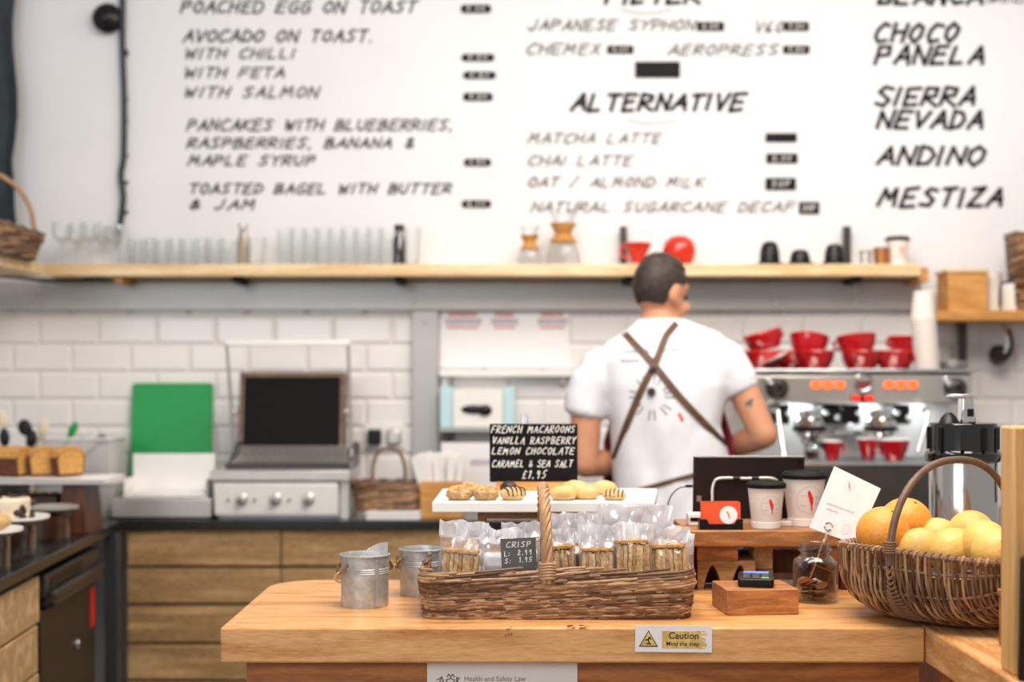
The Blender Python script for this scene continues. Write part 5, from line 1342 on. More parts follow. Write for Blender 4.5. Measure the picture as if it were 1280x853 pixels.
# business cards
D = 2.975; t = thing('card_holder', (X(900.5, D), D, zs), 'small black card holder on the cup shelf', 'card holder')
w = 27/F*D
pl = [(-w, 0), (w, 0), (w, .022), (w*.72, .022), (w*.6, .012), (-w*.55, .012), (-w*.68, .022), (-w, .022)]
MB().prism(pl, -.014, -.0115, 'y').build('front_plate', M['black'], t)
mb = MB(); mb.box(-w, -.0115, 0, w, .014, .003); mb.box(-w, -.0115, .003, -w+.0025, .014, .02); mb.box(w-.0025, -.0115, .003, w, .014, .02); mb.box(-w, .0115, .003, w, .014, .02)
mb.build('tray', M['black'], t)
for k in range(4):
    cc = thing('business_card', (X(900.5, D), D-.007+.0042*k, zs+.0033), ['front orange business card with a white disc and red mark', 'second orange business card in the holder', 'third orange business card in the holder', 'rearmost orange business card in the holder'][k], 'business card', 'orange business cards')
    pts = []; wx = w*.91; hz = (Z(627, D)-zs)-.0035; rr = .004
    for sx, sz, a0 in ((1, 1, 0), (-1, 1, 90), (-1, 0, 180), (1, 0, 270)):
        for j in range(4):
            a = math.radians(a0+j*30); pts.append((sx*(wx-rr)+rr*math.cos(a), (hz-rr if sz else rr)+rr*math.sin(a)))
    MB().prism(pts, -.0004, .0004, 'y', T=rot('X', -3)).build('card', M['orange'], cc, smooth=False)
    if k == 0:
        MB().lathe([(0, 0), (.0185, 0), (.0185, .0003), (0, .0003)], 32, T=rot('X', -3) @ tr(.016, -.0005, .027) @ rot('X', 90)).build('white_disc', M['paper'], cc)
        mb = MB(); ribbon(mb, [(.013, .034), (.016, .028), (.018, .021)], .0025, lambda u, v: rot('X', -3) @ Vector((u, -.001, v))); mb.build('red_mark', M['orange'], cc, smooth=False)
        mb = MB()
        for l in strokes('SPECIALTY', .022, .0028, 0, .02): ribbon(mb, l, .0005, lambda u, v: rot('X', -3) @ Vector((u-.036, -.0008, v+.052)))
        if False: mb.build('lettering', M['textbrown'], cc, smooth=False)
        m2 = MB(); m2.box(-.036, -.0009, .0535, -.012, -.0005, .0555, T=rot('X', -3)); m2.build('print_line', M['panel'], cc, smooth=False)
paper_cup((X(957.5, 2.995), 2.995, zs), Z(601.5, 2.995)-zs, .0385, .029, 'smaller white takeaway cup with a red bird mark and dark lid')
paper_cup((X(1005, 3.045), 3.045, zs), Z(589, 3.045)-zs, .0455, .032, 'larger white takeaway cup with a red bird mark and dark lid', scale_logo=1.35)

# ================================================================== CARD READER ON ITS BLOCK
t = thing('wooden_plinth', (X(953, 2.66), 2.735, ZC), 'oiled wooden block under the card reader', 'block', rz=5)
zbk = Z(737.5, 2.672)-ZC
MB().box(-.071, -.062, 0, .067, .062, zbk).build('block', M['walnut2'], t, bevel=.002)
r_ = thing('card_reader', (X(945, 2.73), 2.73, ZC+zbk+.0005), 'black card reader with a blue screen on the wooden block', 'card reader', rz=-10)
Tr = rot('X', 4)
MB().prism([(-.031, -.036), (.031, -.036), (.034, -.03), (.034, .036), (.028, .04), (-.028, .04), (-.034, .036), (-.034, -.03)], 0, .016, 'z', T=tr(0, 0, .0025) @ Tr).build('casing', M['black'], r_, bevel=.003)
MB().box(-.024, .018, .0186, .024, .034, .0192, T=Tr).build('screen', M['bluescreen'], r_)
for i in range(3):
    for j in range(4):
        MB().box(-.025+.0175*i, -.031+.012*j, .0186, -.0105+.0175*i, -.023+.012*j, .0205, T=Tr).build('key', M['greenkey' if (i == 2 and j == 0) else 'darksteel'], r_, bevel=.0008)

# ================================================================== TIP JAR, CLIP, CARD
D = 2.84; jx = X(1019, D)
t = thing('glass_jar', (jx, D, ZC), 'square-shouldered glass tip jar with coins beside the wooden block', 'jar')
def sq(r, z, e=.32):
    out = []
    for i in range(40):
        a = 2*PI*i/40; c_, s_ = math.cos(a), math.sin(a); k = (abs(c_)**(2/(1-e)*.9)+abs(s_)**(2/(1-e)*.9))**(-(1-e)/(2*.9))
        out.append((r*k*c_, r*k*s_, z))
    return out
def ci(r, z): return [(r*math.cos(2*PI*i/40), r*math.sin(2*PI*i/40), z) for i in range(40)]
Hj = Z(679, D)-ZC
rings = [sq(.037, 0), sq(.042, .003), sq(.0435, .012), sq(.0435, Hj*.62), sq(.041, Hj*.70), ci(.034, Hj*.76), ci(.030, Hj*.79), ci(.030, Hj*.84), ci(.033, Hj*.86), ci(.033, Hj*.885), ci(.031, Hj*.9), ci(.031, Hj*.96), ci(.0325, Hj*.98), ci(.0315, Hj), ci(.029, Hj*.98), ci(.027, Hj*.8), sq(.038, Hj*.68), sq(.0405, Hj*.6), sq(.0405, .012), sq(.038, .006)]
MB().loft(rings).build('jar_glass', M['glassjar'], t, ang=60)
mb = MB(); mb.lathe([(.0305, Hj*.93), (.0325, Hj*.935), (.0305, Hj*.94)], 36); mb.build('thread_ring', M['glassjar'], t)
cp = thing('coin', (0, 0, 0), '', 'coin', 'coins in the glass jar')
MB().lathe([(0, 0), (.0118, 0), (.0125, .0004), (.0125, .0013), (.0118, .0017), (.0112, .0014), (0, .0014)], 24).build('coin_face', M['coin'], cp)
cs = thing('coin', (0, 0, 0), '', 'coin', 'silver coins in the glass jar')
MB().lathe([(0, 0), (.0112, 0), (.012, .0004), (.012, .0013), (.0112, .0017), (.0106, .0014), (0, .0014)], 24).build('coin_face', M['silver'], cs)
u1, u2 = [], []; rnd = random.Random(17)
for k in range(30):
    a = rnd.random()*2*PI; rr = .024*rnd.random()**.5; zz = .0085+.0011*k
    loc = (jx+rr*math.cos(a), D+rr*math.sin(a), ZC+zz); r3 = (rnd.uniform(-.5, .5)*(k > 6), rnd.uniform(-.5, .5)*(k > 6), 0)
    if k % 3: place(cp, u1, loc, 'copper coin lying in the glass tip jar', rot3=r3)
    else: place(cs, u2, loc, 'silver coin lying in the glass tip jar', rot3=r3)
t = thing('kraft_tag', (jx+.002, D-.008, ZC+.045), 'brown card tag leaning inside the glass tip jar', 'tag')
MB().cbox((0, 0, .012), (.04, .002, .024), T=rot('Y', 22)).build('tag_card', M['crust'], t, bevel=.001); MB().cbox((0, .0, .0246), (.04, .0024, .0015), T=rot('Y', 22)).build('pale_edge', M['ply'], t)
w0 = at(1013, 722, D-.012); w1 = at(1027, 684, D-.034); w2 = at(1035, 664, 2.805)
t = thing('card_clip', w0, 'twisted silver wire clip rising from the tip jar', 'clip')
mb = MB()
base = catmull([w0-w0, w1-w0, w2-w0], 14)
for ph in (0, PI):
    mb.tube([p+Vector((math.cos(i*1.1+ph), math.sin(i*1.1+ph), 0))*.0018 for i, p in enumerate(base)], .0013, 6)
mb.build('twisted_wire', M['chrome'], t)
q = w2-w0
MB().tube([q+Vector((.009*math.cos(a*PI/8)*(1-.01*a), -.003, .008+.009*math.sin(a*PI/8)*(1-.01*a))) for a in range(32)], .0012, 6).build('coil', M['chrome'], t)
D = 2.812
P = [at(1012, 660, D), at(1070, 681, D+.0), at(1101, 611, D+.02), at(1043, 583, D+.02)]
cc = sum(P, Vector())/4
t = thing('tip_card', P[0], 'tilted white card with faint writing held by the wire clip', 'card')
nn = (P[1]-P[0]).cross(P[3]-P[0]).normalized()
if nn.y > 0: nn = -nn
mb = MB(); vs = [p-P[0] for p in P]; vs += [v-nn*.0012 for v in vs]
mb.add(vs, [(0, 1, 2, 3), (7, 6, 5, 4), (0, 4, 5, 1), (1, 5, 6, 2), (2, 6, 7, 3), (3, 7, 4, 0)]); mb.build('card', M['paper'], t, smooth=False)
ux = (P[1]-P[0]); uy = (P[3]-P[0])
cfn = lambda u, v: ux*u+uy*v+nn*.0006
mb = MB()
rq = random.Random(6)
for x0, n_, yb_ in ((.14, 22, .42), (.18, 10, .34)):          # faint unreadable handwriting
    ribbon(mb, [(x0+.028*k+rq.uniform(-.008, .008), yb_+.016+(.016 if k % 2 else -.016)*rq.uniform(.4, 1)) for k in range(n_)], .006, cfn)
mb.build('lettering', M['textgrey'], t, smooth=False)
mb = MB(); ribbon(mb, [(.26+.10*math.cos(a*PI/12)+.18, .80+.075*math.sin(a*PI/12)) for a in range(25)], .005, cfn)
ribbon(mb, [(.70+.08*math.cos(a*PI/12), .16+.07*math.sin(a*PI/12)) for a in range(25)], .005, cfn)
mb.build('printed_circles', M['lilac'], t, smooth=False)
mb = MB(); ribbon(mb, [(.41, .84), (.43, .80), (.46, .76)], .018, cfn); mb.build('red_bird_mark', M['logored'], t, smooth=False)

# dark red crate and batten right of the jar
t = thing('wooden_crate', (X(1070, 2.99), 3.03, ZC), 'dark red wooden crate between the tip jar and the fruit basket', 'crate')
x0 = X(1052, 2.98)-t.location.x
mb = MB(); 
for k in range(3): mb.box(x0, -.045, .002+k*.027, .10, -.037, .027+k*.027)
mb.box(x0, .037, 0, .10, .045, .08); mb.box(x0, -.037, 0, x0+.008, .037, .08); mb.box(.092, -.037, 0, .10, .037, .08); mb.box(x0+.008, -.037, 0, .092, .037, .006); mb.build('crate_body', M['redwood'], t, bevel=.001)
mb = MB(); mb.tube([(x0+.002, -.05, .088), (.07, -.052, .084)], .004, 8); mb.tube([(x0+.004, -.052, .098), (.07, -.05, .096)], .004, 8); mb.build('rod', M['w3'], t)

# ================================================================== AIRPOT
D = 3.0; ax = X(1204, D); r0 = .0705
t = thing('vacuum_flask', (ax, D, ZC), 'steel pump flask with black top behind the fruit basket', 'flask')
zk = Z(572, D)-ZC; ztp = Z(529, D)-ZC
MB().lathe([(0, .02), (r0*.97, .02), (r0, .03), (r0, zk-.004), (r0*.97, zk), (0, zk)], 44).build('steel_body', mat('mirror_steel', '#c9c6c4', .16, 1., var=.03), t)
MB().lathe([(0, 0), (r0*1.03, 0), (r0*1.04, .01), (r0*1.0, .022), (0, .022)], 40).build('base_ring', M['black'], t)
MB().lathe([(0, zk-.006), (r0*1.06, zk-.008), (r0*1.1, zk-.002), (r0*1.1, zk+.01), (r0*1.03, zk+.014), (r0*1.0, zk+.018), (r0*1.0, ztp-.006), (r0*.95, ztp), (0, ztp)], 44).build('black_lid', mat('glossy_black_plastic', '#0f1013', .12, coat=.5), t)
mb = MB()
for a in range(10):
    q = 2*PI*a/10+.3; MB().box(-.004, -.006, zk+.018, .004, .004, ztp-.008, T=rot('Z', math.degrees(q)) @ tr(0, -r0*1.0, 0)).build('lid_rib', M['black'], t)
q = at(1207, 497, D)-t.location
mb = MB(); mb.prism([(-.02, ztp), (.012, ztp), (.004, q.z), (-.018, q.z+.004)], -.016, .016, 'y', T=tr(.012, 0, 0))
mb.box(-.036, -.017, q.z-.002, .014, .017, q.z+.007, T=tr(.004, 0, 0)); lv = mb.build('pump_handle', M['chrome'], t, bevel=.003)
MB().box(.004, -.019, ztp+.014, .016, -.0155, ztp+.03, T=tr(.0, 0, 0)).build('slot', M['black'], lv)
MB().lathe([(0, 0), (.022, 0), (.016, .012), (.006, .022), (0, .022)], 18, c=(-.03, 0, ztp)).build('spout_button', M['black'], t)
MB().tube(catmull([(r0*.9, -.02, zk+.01), (r0*1.25, -.03, zk-.01), (r0*1.3, -.03, zk-.05), (r0*1.15, -.03, zk-.09)], 5), .007, 8).build('carry_handle', M['black'], t)

# ================================================================== FRUIT BASKET
fc = Vector((.82, 2.63)); fang = math.atan2(.8, -.6)
fb = thing('fruit_basket', (fc.x, fc.y, ZC), 'rounded brown willow basket of oranges and lemons on the counter corner', 'basket')
ax1 = Vector((math.cos(fang), math.sin(fang))); ax2 = Vector((-ax1.y, ax1.x))
if ax2.x > 0: ax2 = -ax2           # ax2 points to the near left, where the handle starts
LA, LB, HF = .205, .184, .136
def hull(t, th):
    """t: -1..1 along the basket (+1 = far left end), th: -pi/2 .. pi/2 across (+pi/2 = rim on the handle's near side)"""
    at_ = min(1, abs(t)); w_ = LB*(1-at_**2.5)**(1/2.2); dp = (HF-.004)*(1-at_**3.2)**.55; c_, s_ = math.cos(th), math.sin(th)
    p = ax1*(LA*t)+ax2*(w_*math.copysign(abs(s_)**.75, s_))
    return Vector((p.x, p.y, HF-.012*at_*at_-dp*max(0, c_)**.6))
def outn(t, th):
    p = hull(t, th); c = Vector((ax1.x*LA*t*.55, ax1.y*LA*t*.55, HF*.8)); return (p-c).normalized()
rnd = random.Random(33); mb = MB(); NH = 74
for k in range(NH):
    t0 = -.965+1.93*k/(NH-1)
    for c in range(2):
        pts = []; R = []; N = 36
        th0 = -PI/2 if c == 0 else -.25-.3*rnd.random(); th1 = .35+.3*rnd.random() if c == 0 else PI/2
        sl = rnd.uniform(-.03, .03)
        for i in range(N+1):
            u = i/N; th = th0+(th1-th0)*u; t = max(-.985, min(.985, t0+sl*(u-.5)+.06*(1-abs(t0))*math.copysign(1, t0)*math.cos(th)**2+rnd.uniform(-.002, .002)))
            pts.append(hull(t, th)+outn(t, th)*(.003*math.sin(th*9+k*PI)+.0022)); R.append(.0031*(.8+.3*math.sin(PI*min(1, u+.15))))
        mb.tube(pts, R, 6, m=rnd.choice([0, 1, 1, 2, 2]))
mb.build('woven_side', WM, fb)
for j in range(11):
    th = -PI/2*.95+PI*.95*j/10
    MB().tube([hull(-.98+1.96*i/40, th) for i in range(41)], .0034, 6, m=1).build('rib', WM, fb)
rimp = [hull(math.cos(2*PI*i/90)*.999, PI/2 if math.sin(2*PI*i/90) >= 0 else -PI/2) for i in range(90)]
mb = MB(); mb.tube([p+Vector((0, 0, .002)) for p in rimp], .0058, 8, True, 1)
for k in range(90):
    mb.tube([rimp[k]+Vector((0, 0, .002))+(rimp[k]-Vector((0, 0, rimp[k].z))).normalized()*(.0068*math.cos(j*.9))+Vector((0, 0, .0068*math.sin(j*.9)))+(rimp[(k+1) % 90]-rimp[k])*j*.16 for j in range(-1, 5)], .0024, 5, m=rnd.choice([1, 1, 2]))
mb.build('rim', WM, fb)
mb = MB(); mb.loft([[tuple(hull(-.97+1.94*i/24, -PI/2*.93+PI*.93*j/20)) for j in range(21)] for i in range(25)]) if False else None
vs = [tuple(hull(-.97+1.94*i/24, -PI/2*.93+PI*.93*j/20)) for i in range(25) for j in range(21)]
mb = MB(); mb.add(vs, [(i*21+j, i*21+j+1, (i+1)*21+j+1, (i+1)*21+j) for i in range(24) for j in range(20)])
mb.build('inner_lining', M['w1'], fb)
pA = hull(0, PI/2); pB = hull(0, -PI/2); zpk = Z(575, 2.63)-ZC
hp = []
for i in range(49):
    a = PI*i/48; c_ = math.cos(a); s_ = math.sin(a)
    m_ = (pA+pB)/2; d = (pA-pB)/2; f_ = abs(c_)**.88*(1 if c_ > 0 else -1)
    hp.append(Vector((m_.x+d.x*f_*1.03, m_.y+d.y*f_*1.03, pA.z-.022+(zpk-pA.z+.022)*s_**.9)))
h = MB().tube(hp, .0068, 10).build('handle', mat('handle_rod_brown', '#6b5140', .5, var=.3, scale=60), fb)
mb = MB()
for k in range(5):
    p = hp[2]+Vector((0, 0, .0045*k-.006)); mb.tube([p+Vector((.0095*math.cos(b*PI/7), .0095*math.sin(b*PI/7), 0)) for b in range(14)], .0025, 6, True)
mb.build('binding', M['w2'], h); mb = MB()
# woven diamond where the handle meets the side
for k in range(16):
    wd = .012+.009*k
    mb.tube([hull(wd*j/6, PI/2-.05-.062*k+.02*abs(j)*(1 if k < 9 else .5)/3)+outn(wd*j/6, PI/2-.05-.062*k)*(.0085-.0035*abs(j/6)) for j in range(-6, 7)], .0031, 6)
mb.build('woven_diamond', M['w2'], fb)
def fruit(px, py, D, r, m, label, cat, name, ratio=1.0, rz=0):
    c = at(px, py, D)
    t = thing(name, c, label, cat, 'oranges in the fruit basket' if cat == 'orange' else 'lemons in the fruit basket', rz)
    prof = []
    for k in range(17):
        a = -PI/2+PI*k/16; rr = r*math.cos(a); z = r*math.sin(a)*ratio
        if k == 16: z -= r*.04
        prof.append((max(rr, 0), z))
    if cat != 'orange': prof = [(a, b*(1.0+.0*a)) for a, b in prof]; prof[-1] = (0, r*ratio+.006); prof[-2] = (r*.17, r*ratio*.99)
    tl = (rot('X', 70) if cat != 'orange' else rot('X', 25)) @ rot('Y', 15)
    MB().lathe(prof, 36, T=tl).build('peel', M[m], t)
    MB().lathe([(0, .0), (.004, 0), (.003, .002), (0, .0025)], 10, T=tl @ tr(0, 0, r*ratio+(.0055 if cat != 'orange' else -r*.045))).build('stem_end', M['greenleaf' if cat == 'orange' else 'brass'], t)
fruit(1104, 667, 2.66, .050, 'orangefruit', 'orange at the left end of the fruit basket', 'orange', 'orange')
fruit(1132, 656, 2.75, .052, 'orangefruit', 'orange behind the leftmost orange, half inside the handle arch', 'orange', 'orange')
fruit(1170, 674, 2.72, .040, 'lemon', 'yellow citrus behind the handle foot, beside the oranges', 'lemon', 'lemon', 1.12, 30)
fruit(1150, 686, 2.62, .038, 'lemon', 'yellow citrus low against the front rim near the handle', 'lemon', 'lemon', 1.1, 60)
fruit(1214, 668, 2.70, .045, 'lemon', 'largest yellow citrus on top of the pile', 'lemon', 'lemon', 1.08, -30)
fruit(1190, 688, 2.58, .040, 'lemon', 'yellow citrus low behind the front rim in the middle', 'lemon', 'lemon', 1.12, 80)
fruit(1231, 680, 2.55, .042, 'lemon', 'yellow citrus with a brown navel near the wooden board', 'lemon', 'lemon', 1.1, 170)
fruit(1246, 690, 2.47, .040, 'lemon', 'yellow citrus touching the wooden board at the right', 'lemon', 'lemon', 1.1, 40)

# ================================================================== UPRIGHT BOARD, BLACK PANEL, SMALL BLOCK
x0 = .7505; t = thing('upright_board', (x0, 2.16, ZC), 'thick pale pine board standing upright at the right edge of the counter', 'board')
MB().box(0, -.03, 0, .25, .027, Z(532, 2.187)-ZC).build('board', M['post'], t, bevel=.004)
MB().box(.20, .0275, 0, .25, .10, .03).build('foot', M['post'], t, bevel=.002)
t = thing('black_panel', (.752, 2.10, ZC), 'thin black panel leaning against the pine board at the right edge', 'panel')
hp_ = Z(695, 2.1)-ZC
MB().prism([(-.004, 0), (.2, 0), (.206, hp_), (.0035, hp_), (.0, hp_-.004)], -.007, .007, 'y').build('panel', M['black'], t, bevel=.002)
MB().box(.016, -.0085, .02, .19, -.0072, hp_-.02).build('inset', M['slate'], t)
t = thing('small_block', (X(1241, 2.40), 2.36, ZC), 'small red-brown wooden block between the fruit basket and the pine board', 'block')
MB().box(0, -.012, 0, .07, .012, Z(742, 2.40)-ZC).build('block', M['walnut'], t, bevel=.002); MB().box(-.002, -.014, Z(742, 2.40)-ZC+.0003, .072, .014, Z(733, 2.40)-ZC).build('lid', M['walnut2'], t, bevel=.002)
# ================================================================== THE BARISTA
def capsule(mb, p0, r0, p1, r1, n=5, flat=None):
    p0, p1 = Vector(p0), Vector(p1)
    for i in range(n+1):
        u = i/n; r = r0+(r1-r0)*u; mb.ell(p0.lerp(p1, u), r, nu=16, nv=10)
    mb.tube([p0, p0.lerp(p1, .5), p1], [r0, (r0+r1)/2, r1], 16)
def se_ring(cx, cy, z, rx, ry, n=40, e=2.4, tilt=0.):
    out = []
    for i in range(n):
        a = 2*PI*i/n; c_, s_ = math.cos(a), math.sin(a); k = (abs(c_)**e+abs(s_)**e)**(-1/e)
        out.append((cx+rx*k*c_, cy+ry*k*s_, z+tilt*k*c_))
    return out
def remesh(o, vox, smooth=4):
    r = o.modifiers.new('r', 'REMESH'); r.mode = 'VOXEL'; r.voxel_size = vox
    s_ = o.modifiers.new('s', 'SMOOTH'); s_.iterations = smooth; s_.factor = .5
    bake(o)
    for p in o.data.polygons: p.use_smooth = True
    return o
MX, MY = .49, 4.30
man = thing('barista', (MX, MY, 0), 'person seen from behind in a white t-shirt with crossed brown apron straps', 'person')
off = Vector((MX, MY, 0))
def L3(x, y, z): return Vector((x, y, z))-off
def LP(px, py, D): return at(px, py, D)-off
tors = [ # x, y, z, rx, ry
 (.452, 4.33, 1.572, .058, .058), (.468, 4.327, 1.553, .090, .068), (.484, 4.325, 1.532, .132, .080), (.473, 4.32, 1.50, .178, .095), (.462, 4.31, 1.45, .192, .110), (.466, 4.30, 1.37, .184, .120), (.463, 4.29, 1.25, .150, .118),
 (.482, 4.285, 1.13, .162, .112), (.492, 4.28, 1.02, .172, .118), (.495, 4.28, .92, .178, .124), (.495, 4.285, .86, .165, .115)]
# head frame: local y = facing direction
hc = LP(827, 368, 4.36)
Hm = tr(*hc) @ rot('Z', -44) @ rot('X', -14)
HS = .97
body = MB()
body.loft([[tuple(Vector(p)-off) for p in se_ring(x, y, z, rx*.93, ry*.93)] for x, y, z, rx, ry in tors][::-1])
capsule(body, L3(.452, 4.335, 1.50), .066, L3(.450, 4.355, 1.60), .056)
# skull, jaw, nose, lips, brow, ears
body.ell((0, -.012, .022), (.074*HS, .094*HS, .094*HS), T=Hm); body.ell((0, .022, -.045), (.058, .068, .062), T=Hm); body.ell((0, .052, -.085), (.03, .028, .022), T=Hm)
body.ell((0, .055, .035), (.055, .03, .025), T=Hm)
body.tube([Hm @ Vector((0, .082, .025)), Hm @ Vector((0, .098, .0)), Hm @ Vector((0, .104, -.02))], [.008, .011, .015], 10)
body.ell((0, .098, -.028), (.018, .012, .01), T=Hm); body.ell((0, .084, -.055), (.024, .01, .008), T=Hm)
for s_ in (-1, 1):
    body.ell((s_*.076, -.008, -.004), (.009, .021, .034), T=Hm @ rot('Z', s_*-14)); body.ell((s_*.072, .0, -.03), (.008, .012, .014), T=Hm)
    body.ell((s_*.03, .078, -.022), (.024, .018, .02), T=Hm)
shL, shR = L3(.272, 4.31, 1.415), L3(.640, 4.31, 1.436)
elL, elR = LP(731, 580, 4.27), LP(955, 544, 4.25)
wrL, wrR = L3(.385, 4.47, 1.13), L3(.655, 4.47, 1.165)
capsule(body, shL, .056, LP(733, 500, 4.29), .048); capsule(body, LP(733, 500, 4.29), .050, elL, .042); capsule(body, elL, .042, elL.lerp(wrL, .3), .043); capsule(body, elL.lerp(wrL, .3), .043, wrL, .028)
capsule(body, shR, .062, LP(930, 490, 4.28), .046); capsule(body, LP(930, 490, 4.28), .046, elR, .041); capsule(body, elR, .041, elR.lerp(wrR, .3), .042); capsule(body, elR.lerp(wrR, .3), .042, wrR, .029)
def hand(mb, w, d, side):
    """palm and five curled fingers; d points from the wrist to the knuckles"""
    d = d.normalized(); up = Vector((0, 0, 1)); sx = d.cross(up).normalized()*side; dn = sx.cross(d).normalized()
    if dn.z > 0: dn = -dn
    pc = w+d*.05
    for k in range(4):
        b = w+sx*(.028-.018*k); capsule(mb, b+d*.012, .014, b+d*.085, .011, 4)
    for k, ln in enumerate((.040, .046, .043, .034)):
        b = w+d*(.088-.003*abs(k-1))+sx*(.030-.020*k)
        m1 = b+d*ln*.9+dn*.006; m2 = m1+d*ln*.35+dn*ln*.6; m3 = m2-d*ln*.1+dn*ln*.5
        capsule(mb, b, .0098, m1, .009, 3); capsule(mb, m1, .009, m2, .0085, 3); capsule(mb, m2, .0085, m3, .0075, 3)
    t0 = w+d*.025+sx*.034; t1 = t0+sx*.022+d*.03+dn*.012; t2 = t1+d*.03+dn*.012-sx*.004
    capsule(mb, t0, .013, t1, .011, 3); capsule(mb, t1, .011, t2, .009, 3)
hand(body, wrL, Vector((.25, .9, -.12)), 1); hand(body, wrR, Vector((-.35, .85, -.15)), -1)
# legs and feet (behind the counter)
for s_, hx in ((-1, .41), (1, .58)):
    capsule(body, L3(hx+.01*s_, 4.285, .86), .098, L3(hx+.02*s_, 4.27, .48), .062); capsule(body, L3(hx+.02*s_, 4.27, .48), .060, L3(hx+.025*s_, 4.28, .10), .042)
    capsule(body, L3(hx+.025*s_, 4.28, .06), .04, L3(hx+.035*s_, 4.43, .04), .034)
bo = body.build('body', M['skin'], man); remesh(bo, .0058, 5)

# hair: a cap over the skull, cut along the hairline
hb = MB(); cap = MB().ell((0, 0, 0), 1, nu=56, nv=34); keep = []
def haircap(s_):
    return [(v[0]*.0785*HS*s_, -.014+v[1]*.098*HS*s_, .024+v[2]*.099*HS*s_) for v in cap.v]
pv = haircap(1.0)
def inhair(p):
    x, y, z = p
    if y > .040 and z < .085-.25*max(0, .09-y): return False
    if y > -.005: lim = .028+(.10*max(0, y-.02)/.05)          # over the ear and up to the temple
    else: lim = .028-.075*min(1, (-.005-y)/.035)             # down behind the ear to the nape
    return z > lim
fs = [f for f in cap.f if all(inhair(pv[i]) for i in f)]
us = sorted({i for f in fs for i in f}); mp_ = {i: k for k, i in enumerate(us)}
vv = []
for i in us:
    p = Vector(pv[i]); n_ = noise.noise(p*55)*.0022+noise.noise(p*140)*.0012; d = (p-Vector((0, -.012, .022))).normalized(); vv.append(tuple(Hm @ (p+d*(n_+.001+(.005 if p.z > .08 else 0)))))
hb.add(vv, [tuple(mp_[i] for i in f) for f in fs])
ho = hb.build('hair', M['hair'], man)
so = ho.modifiers.new('s', 'SOLIDIFY'); so.thickness = .008; so.offset = -1
bake(ho)
for p in ho.data.polygons: p.use_smooth = True
eb = MB()
for s_ in (-1, 1): MB().tube([Hm @ Vector((s_*.018, .087, .032)), Hm @ Vector((s_*.034, .080, .036)), Hm @ Vector((s_*.05, .066, .031))], [.003, .004, .002], 8).build('eyebrow', M['hair'], man)
for s_ in (-1, 1): MB().ell((s_*.032, .074, .010), (.012, .009, .007), T=Hm, nu=14, nv=8).build('eye', M['black'], man)

# t-shirt
sb = MB()
sb.loft([[tuple(Vector(p)-off) for p in se_ring(x, y, z, rx+.012, ry+.013)] for x, y, z, rx, ry in tors[:10]][::-1])
capsule(sb, shL, .070, LP(733, 500, 4.29), .062, 6); capsule(sb, shR, .074, LP(920, 474, 4.285), .062, 6)
sb.tube([LP(741, 470, 4.29), LP(733, 508, 4.29), LP(730, 519, 4.29)], [.062, .062, .0615], 24); sb.tube([LP(905, 455, 4.29), LP(923, 484, 4.285), LP(927, 491, 4.283)], [.066, .060, .058], 24)
so_ = sb.build('t_shirt', M['shirt'], man); remesh(so_, .008, 6)
# soft fabric folds
for v in so_.data.vertices:
    p = v.co; w_ = max(0, min(1, (1.46-p.z)/.3))
    f_ = noise.noise(Vector((p.x*9+2, p.y*5, p.z*3.2+p.x*6)))*.024+noise.noise(Vector((p.x*20, p.y*10, p.z*9-p.x*12)))*.007
    v.co = p+v.normal*(f_*w_+.001)
so_.data.update()
bvh = BVHTree.FromPolygons([v.co.copy() for v in so_.data.vertices], [tuple(p.vertices) for p in so_.data.polygons])
def onback(px, py, lift=.003):
    tgt = LP(px, py, 4.2); eye = Vector((0, 0, CZ))-off; d = (tgt-eye).normalized()
    h = bvh.ray_cast(eye, d, 9)
    return (h[0]-d*lift) if h[0] is not None else None
def strapon(pts, w, th=.004):
    q = catmull([Vector((a, b, 0)) for a, b in pts], 10); P = [onback(p.x, p.y, .0035) for p in q]; P = [p for p in P if p]
    mb = MB(); rings = []
    for i, p in enumerate(P):
        d = (P[min(i+1, len(P)-1)]-P[max(i-1, 0)]).normalized(); n_ = Vector((0, -1, .0)); a = d.cross(n_).normalized(); n_ = a.cross(d).normalized()
        if n_.y > 0: n_ = -n_
        rings.append([p+a*w/2+n_*th/2, p+a*w/2-n_*th/2, p-a*w/2-n_*th/2, p-a*w/2+n_*th/2])
    mb.loft(rings); return mb
ap = strapon([(781, 417), (795, 432), (817, 456), (850, 497), (885, 534), (914, 564)], .021).build('apron_strap', M['strap'], man)
strapon([(846, 404), (833, 420), (825, 440), (817, 458), (800, 492), (782, 535), (768, 574)], .021).build('apron_strap', M['strap'], man)
strapon([(797, 613), (820, 607), (845, 600), (868, 594), (890, 588)], .012).build('waist_tie', M['strap'], man)
for px, py, r in ((816, 462, .011), (814, 490, .013)):
    p = onback(px, py, .008)
    if p: MB().lathe([(0, 0), (r, 0), (r, .003), (r*.7, .004), (r*.6, .002), (0, .002)], 18, T=tr(*p) @ rot('X', 90)).build('buckle', M['darksteel'], man)
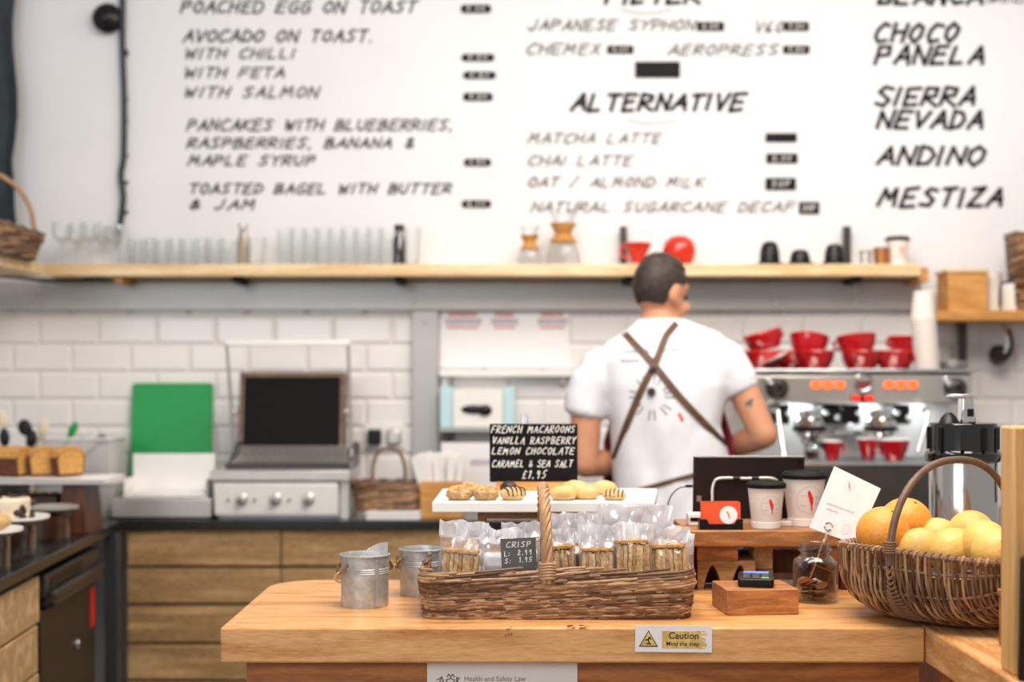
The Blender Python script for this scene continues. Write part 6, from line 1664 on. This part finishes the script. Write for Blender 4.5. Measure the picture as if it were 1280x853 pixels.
# printed lines and sun mark on the shirt back
mb = MB(); rnd = random.Random(8)
def pr(l, w_=.003):
    P = [onback(a, b, .0012) for a, b in l]
    for a, b in zip(P[:-1], P[1:]):
        if a and b:
            d = (b-a).normalized(); n_ = d.cross(Vector((0, -1, 0))).normalized()*w_/2; mb.add([a-n_, b-n_, b+n_, a+n_], [(0, 1, 2, 3)])
for x0, x1, y in ((776, 812, 441), (832, 850, 439), (776, 800, 452), (806, 812, 450)):
    x = x0
    while x < x1-4: pr([(x, y+rnd.uniform(-1, 1)), (x+3, y-2+rnd.uniform(-1, 1)), (x+5, y+rnd.uniform(-1, 1))], .0045); x += 6.0
mb.build('printed_lettering', M['print'], man, smooth=False); mb = MB()
for k in range(22):
    a = 2*PI*k/22
    if k % 3 != 1: pr([(815+16*math.cos(a), 497+16*math.sin(a)), (815+29*math.cos(a), 497+29*math.sin(a))], .004)
mb.build('printed_rays', M['print'], man, smooth=False)
mb = MB(); pr([(848, 517), (851, 521), (853, 527)], .009); mb.build('red_mark', M['logored'], man, smooth=False)
# tattoo on the right upper arm
bb = BVHTree.FromPolygons([v.co.copy() for v in bo.data.vertices], [tuple(p.vertices) for p in bo.data.polygons])
eye = Vector((0, 0, CZ))-off; mb = MB()
for dx, dy, r in ((0, 0, 3.6), (3, -4, 2), (-3.5, 2, 2.2), (2, 4, 1.6)):
    ring = []
    for k in range(10):
        h = bb.ray_cast(eye, (LP(937+dx+r*math.cos(k*PI/5), 504+dy+r*math.sin(k*PI/5), 4.2)-eye).normalized(), 9)
        if h[0] is not None: ring.append(h[0]+h[1]*.0006)
    if len(ring) == 10: mb.add(ring, [list(range(10))])
mb.build('tattoo', M['tattoo'], man, smooth=False)
# apron bib at the front, jeans, shoes
mb = MB(); rings = []
for z, w_ in ((1.40, .12), (1.30, .17), (1.2, .205), (1.1, .205), (.9, .21), (.6, .22), (.5, .22)):
    rings.append([(.478+w_*math.sin(-1.25+2.5*i/20)*1.0, 4.285+.145*math.cos(-1.25+2.5*i/20)+.004, z) for i in range(21)])
vs = [tuple(Vector(p)-off) for r in rings for p in r]
mb.add(vs, [(k*21+i, k*21+i+1, (k+1)*21+i+1, (k+1)*21+i) for k in range(len(rings)-1) for i in range(20)])
a_ = mb.build('apron', M['apron'], man); s_ = a_.modifiers.new('s', 'SOLIDIFY'); s_.thickness = .005; s_.offset = 1
jb = MB(); jb.loft([[tuple(Vector(p)-off) for p in se_ring(.495, 4.284, z, rx, ry)] for z, rx, ry in ((.84, .178, .128), (.92, .186, .132), (.97, .184, .13))])
for s_, hx in ((-1, .41), (1, .58)):
    capsule(jb, L3(hx+.01*s_, 4.285, .86), .112, L3(hx+.02*s_, 4.27, .48), .078); capsule(jb, L3(hx+.02*s_, 4.27, .48), .078, L3(hx+.025*s_, 4.28, .12), .066)
remesh(jb.build('jeans', M['denim'], man), .01, 4)
for s_, hx in ((-1, .41), (1, .58)):
    hb_ = MB(); capsule(hb_, L3(hx+.025*s_, 4.26, .05), .046, L3(hx+.037*s_, 4.45, .046), .042); hb_.cbox(L3(hx+.03*s_, 4.355, .008), (.08, .28, .016))
    remesh(hb_.build('shoe', M['black'], man), .008, 3)
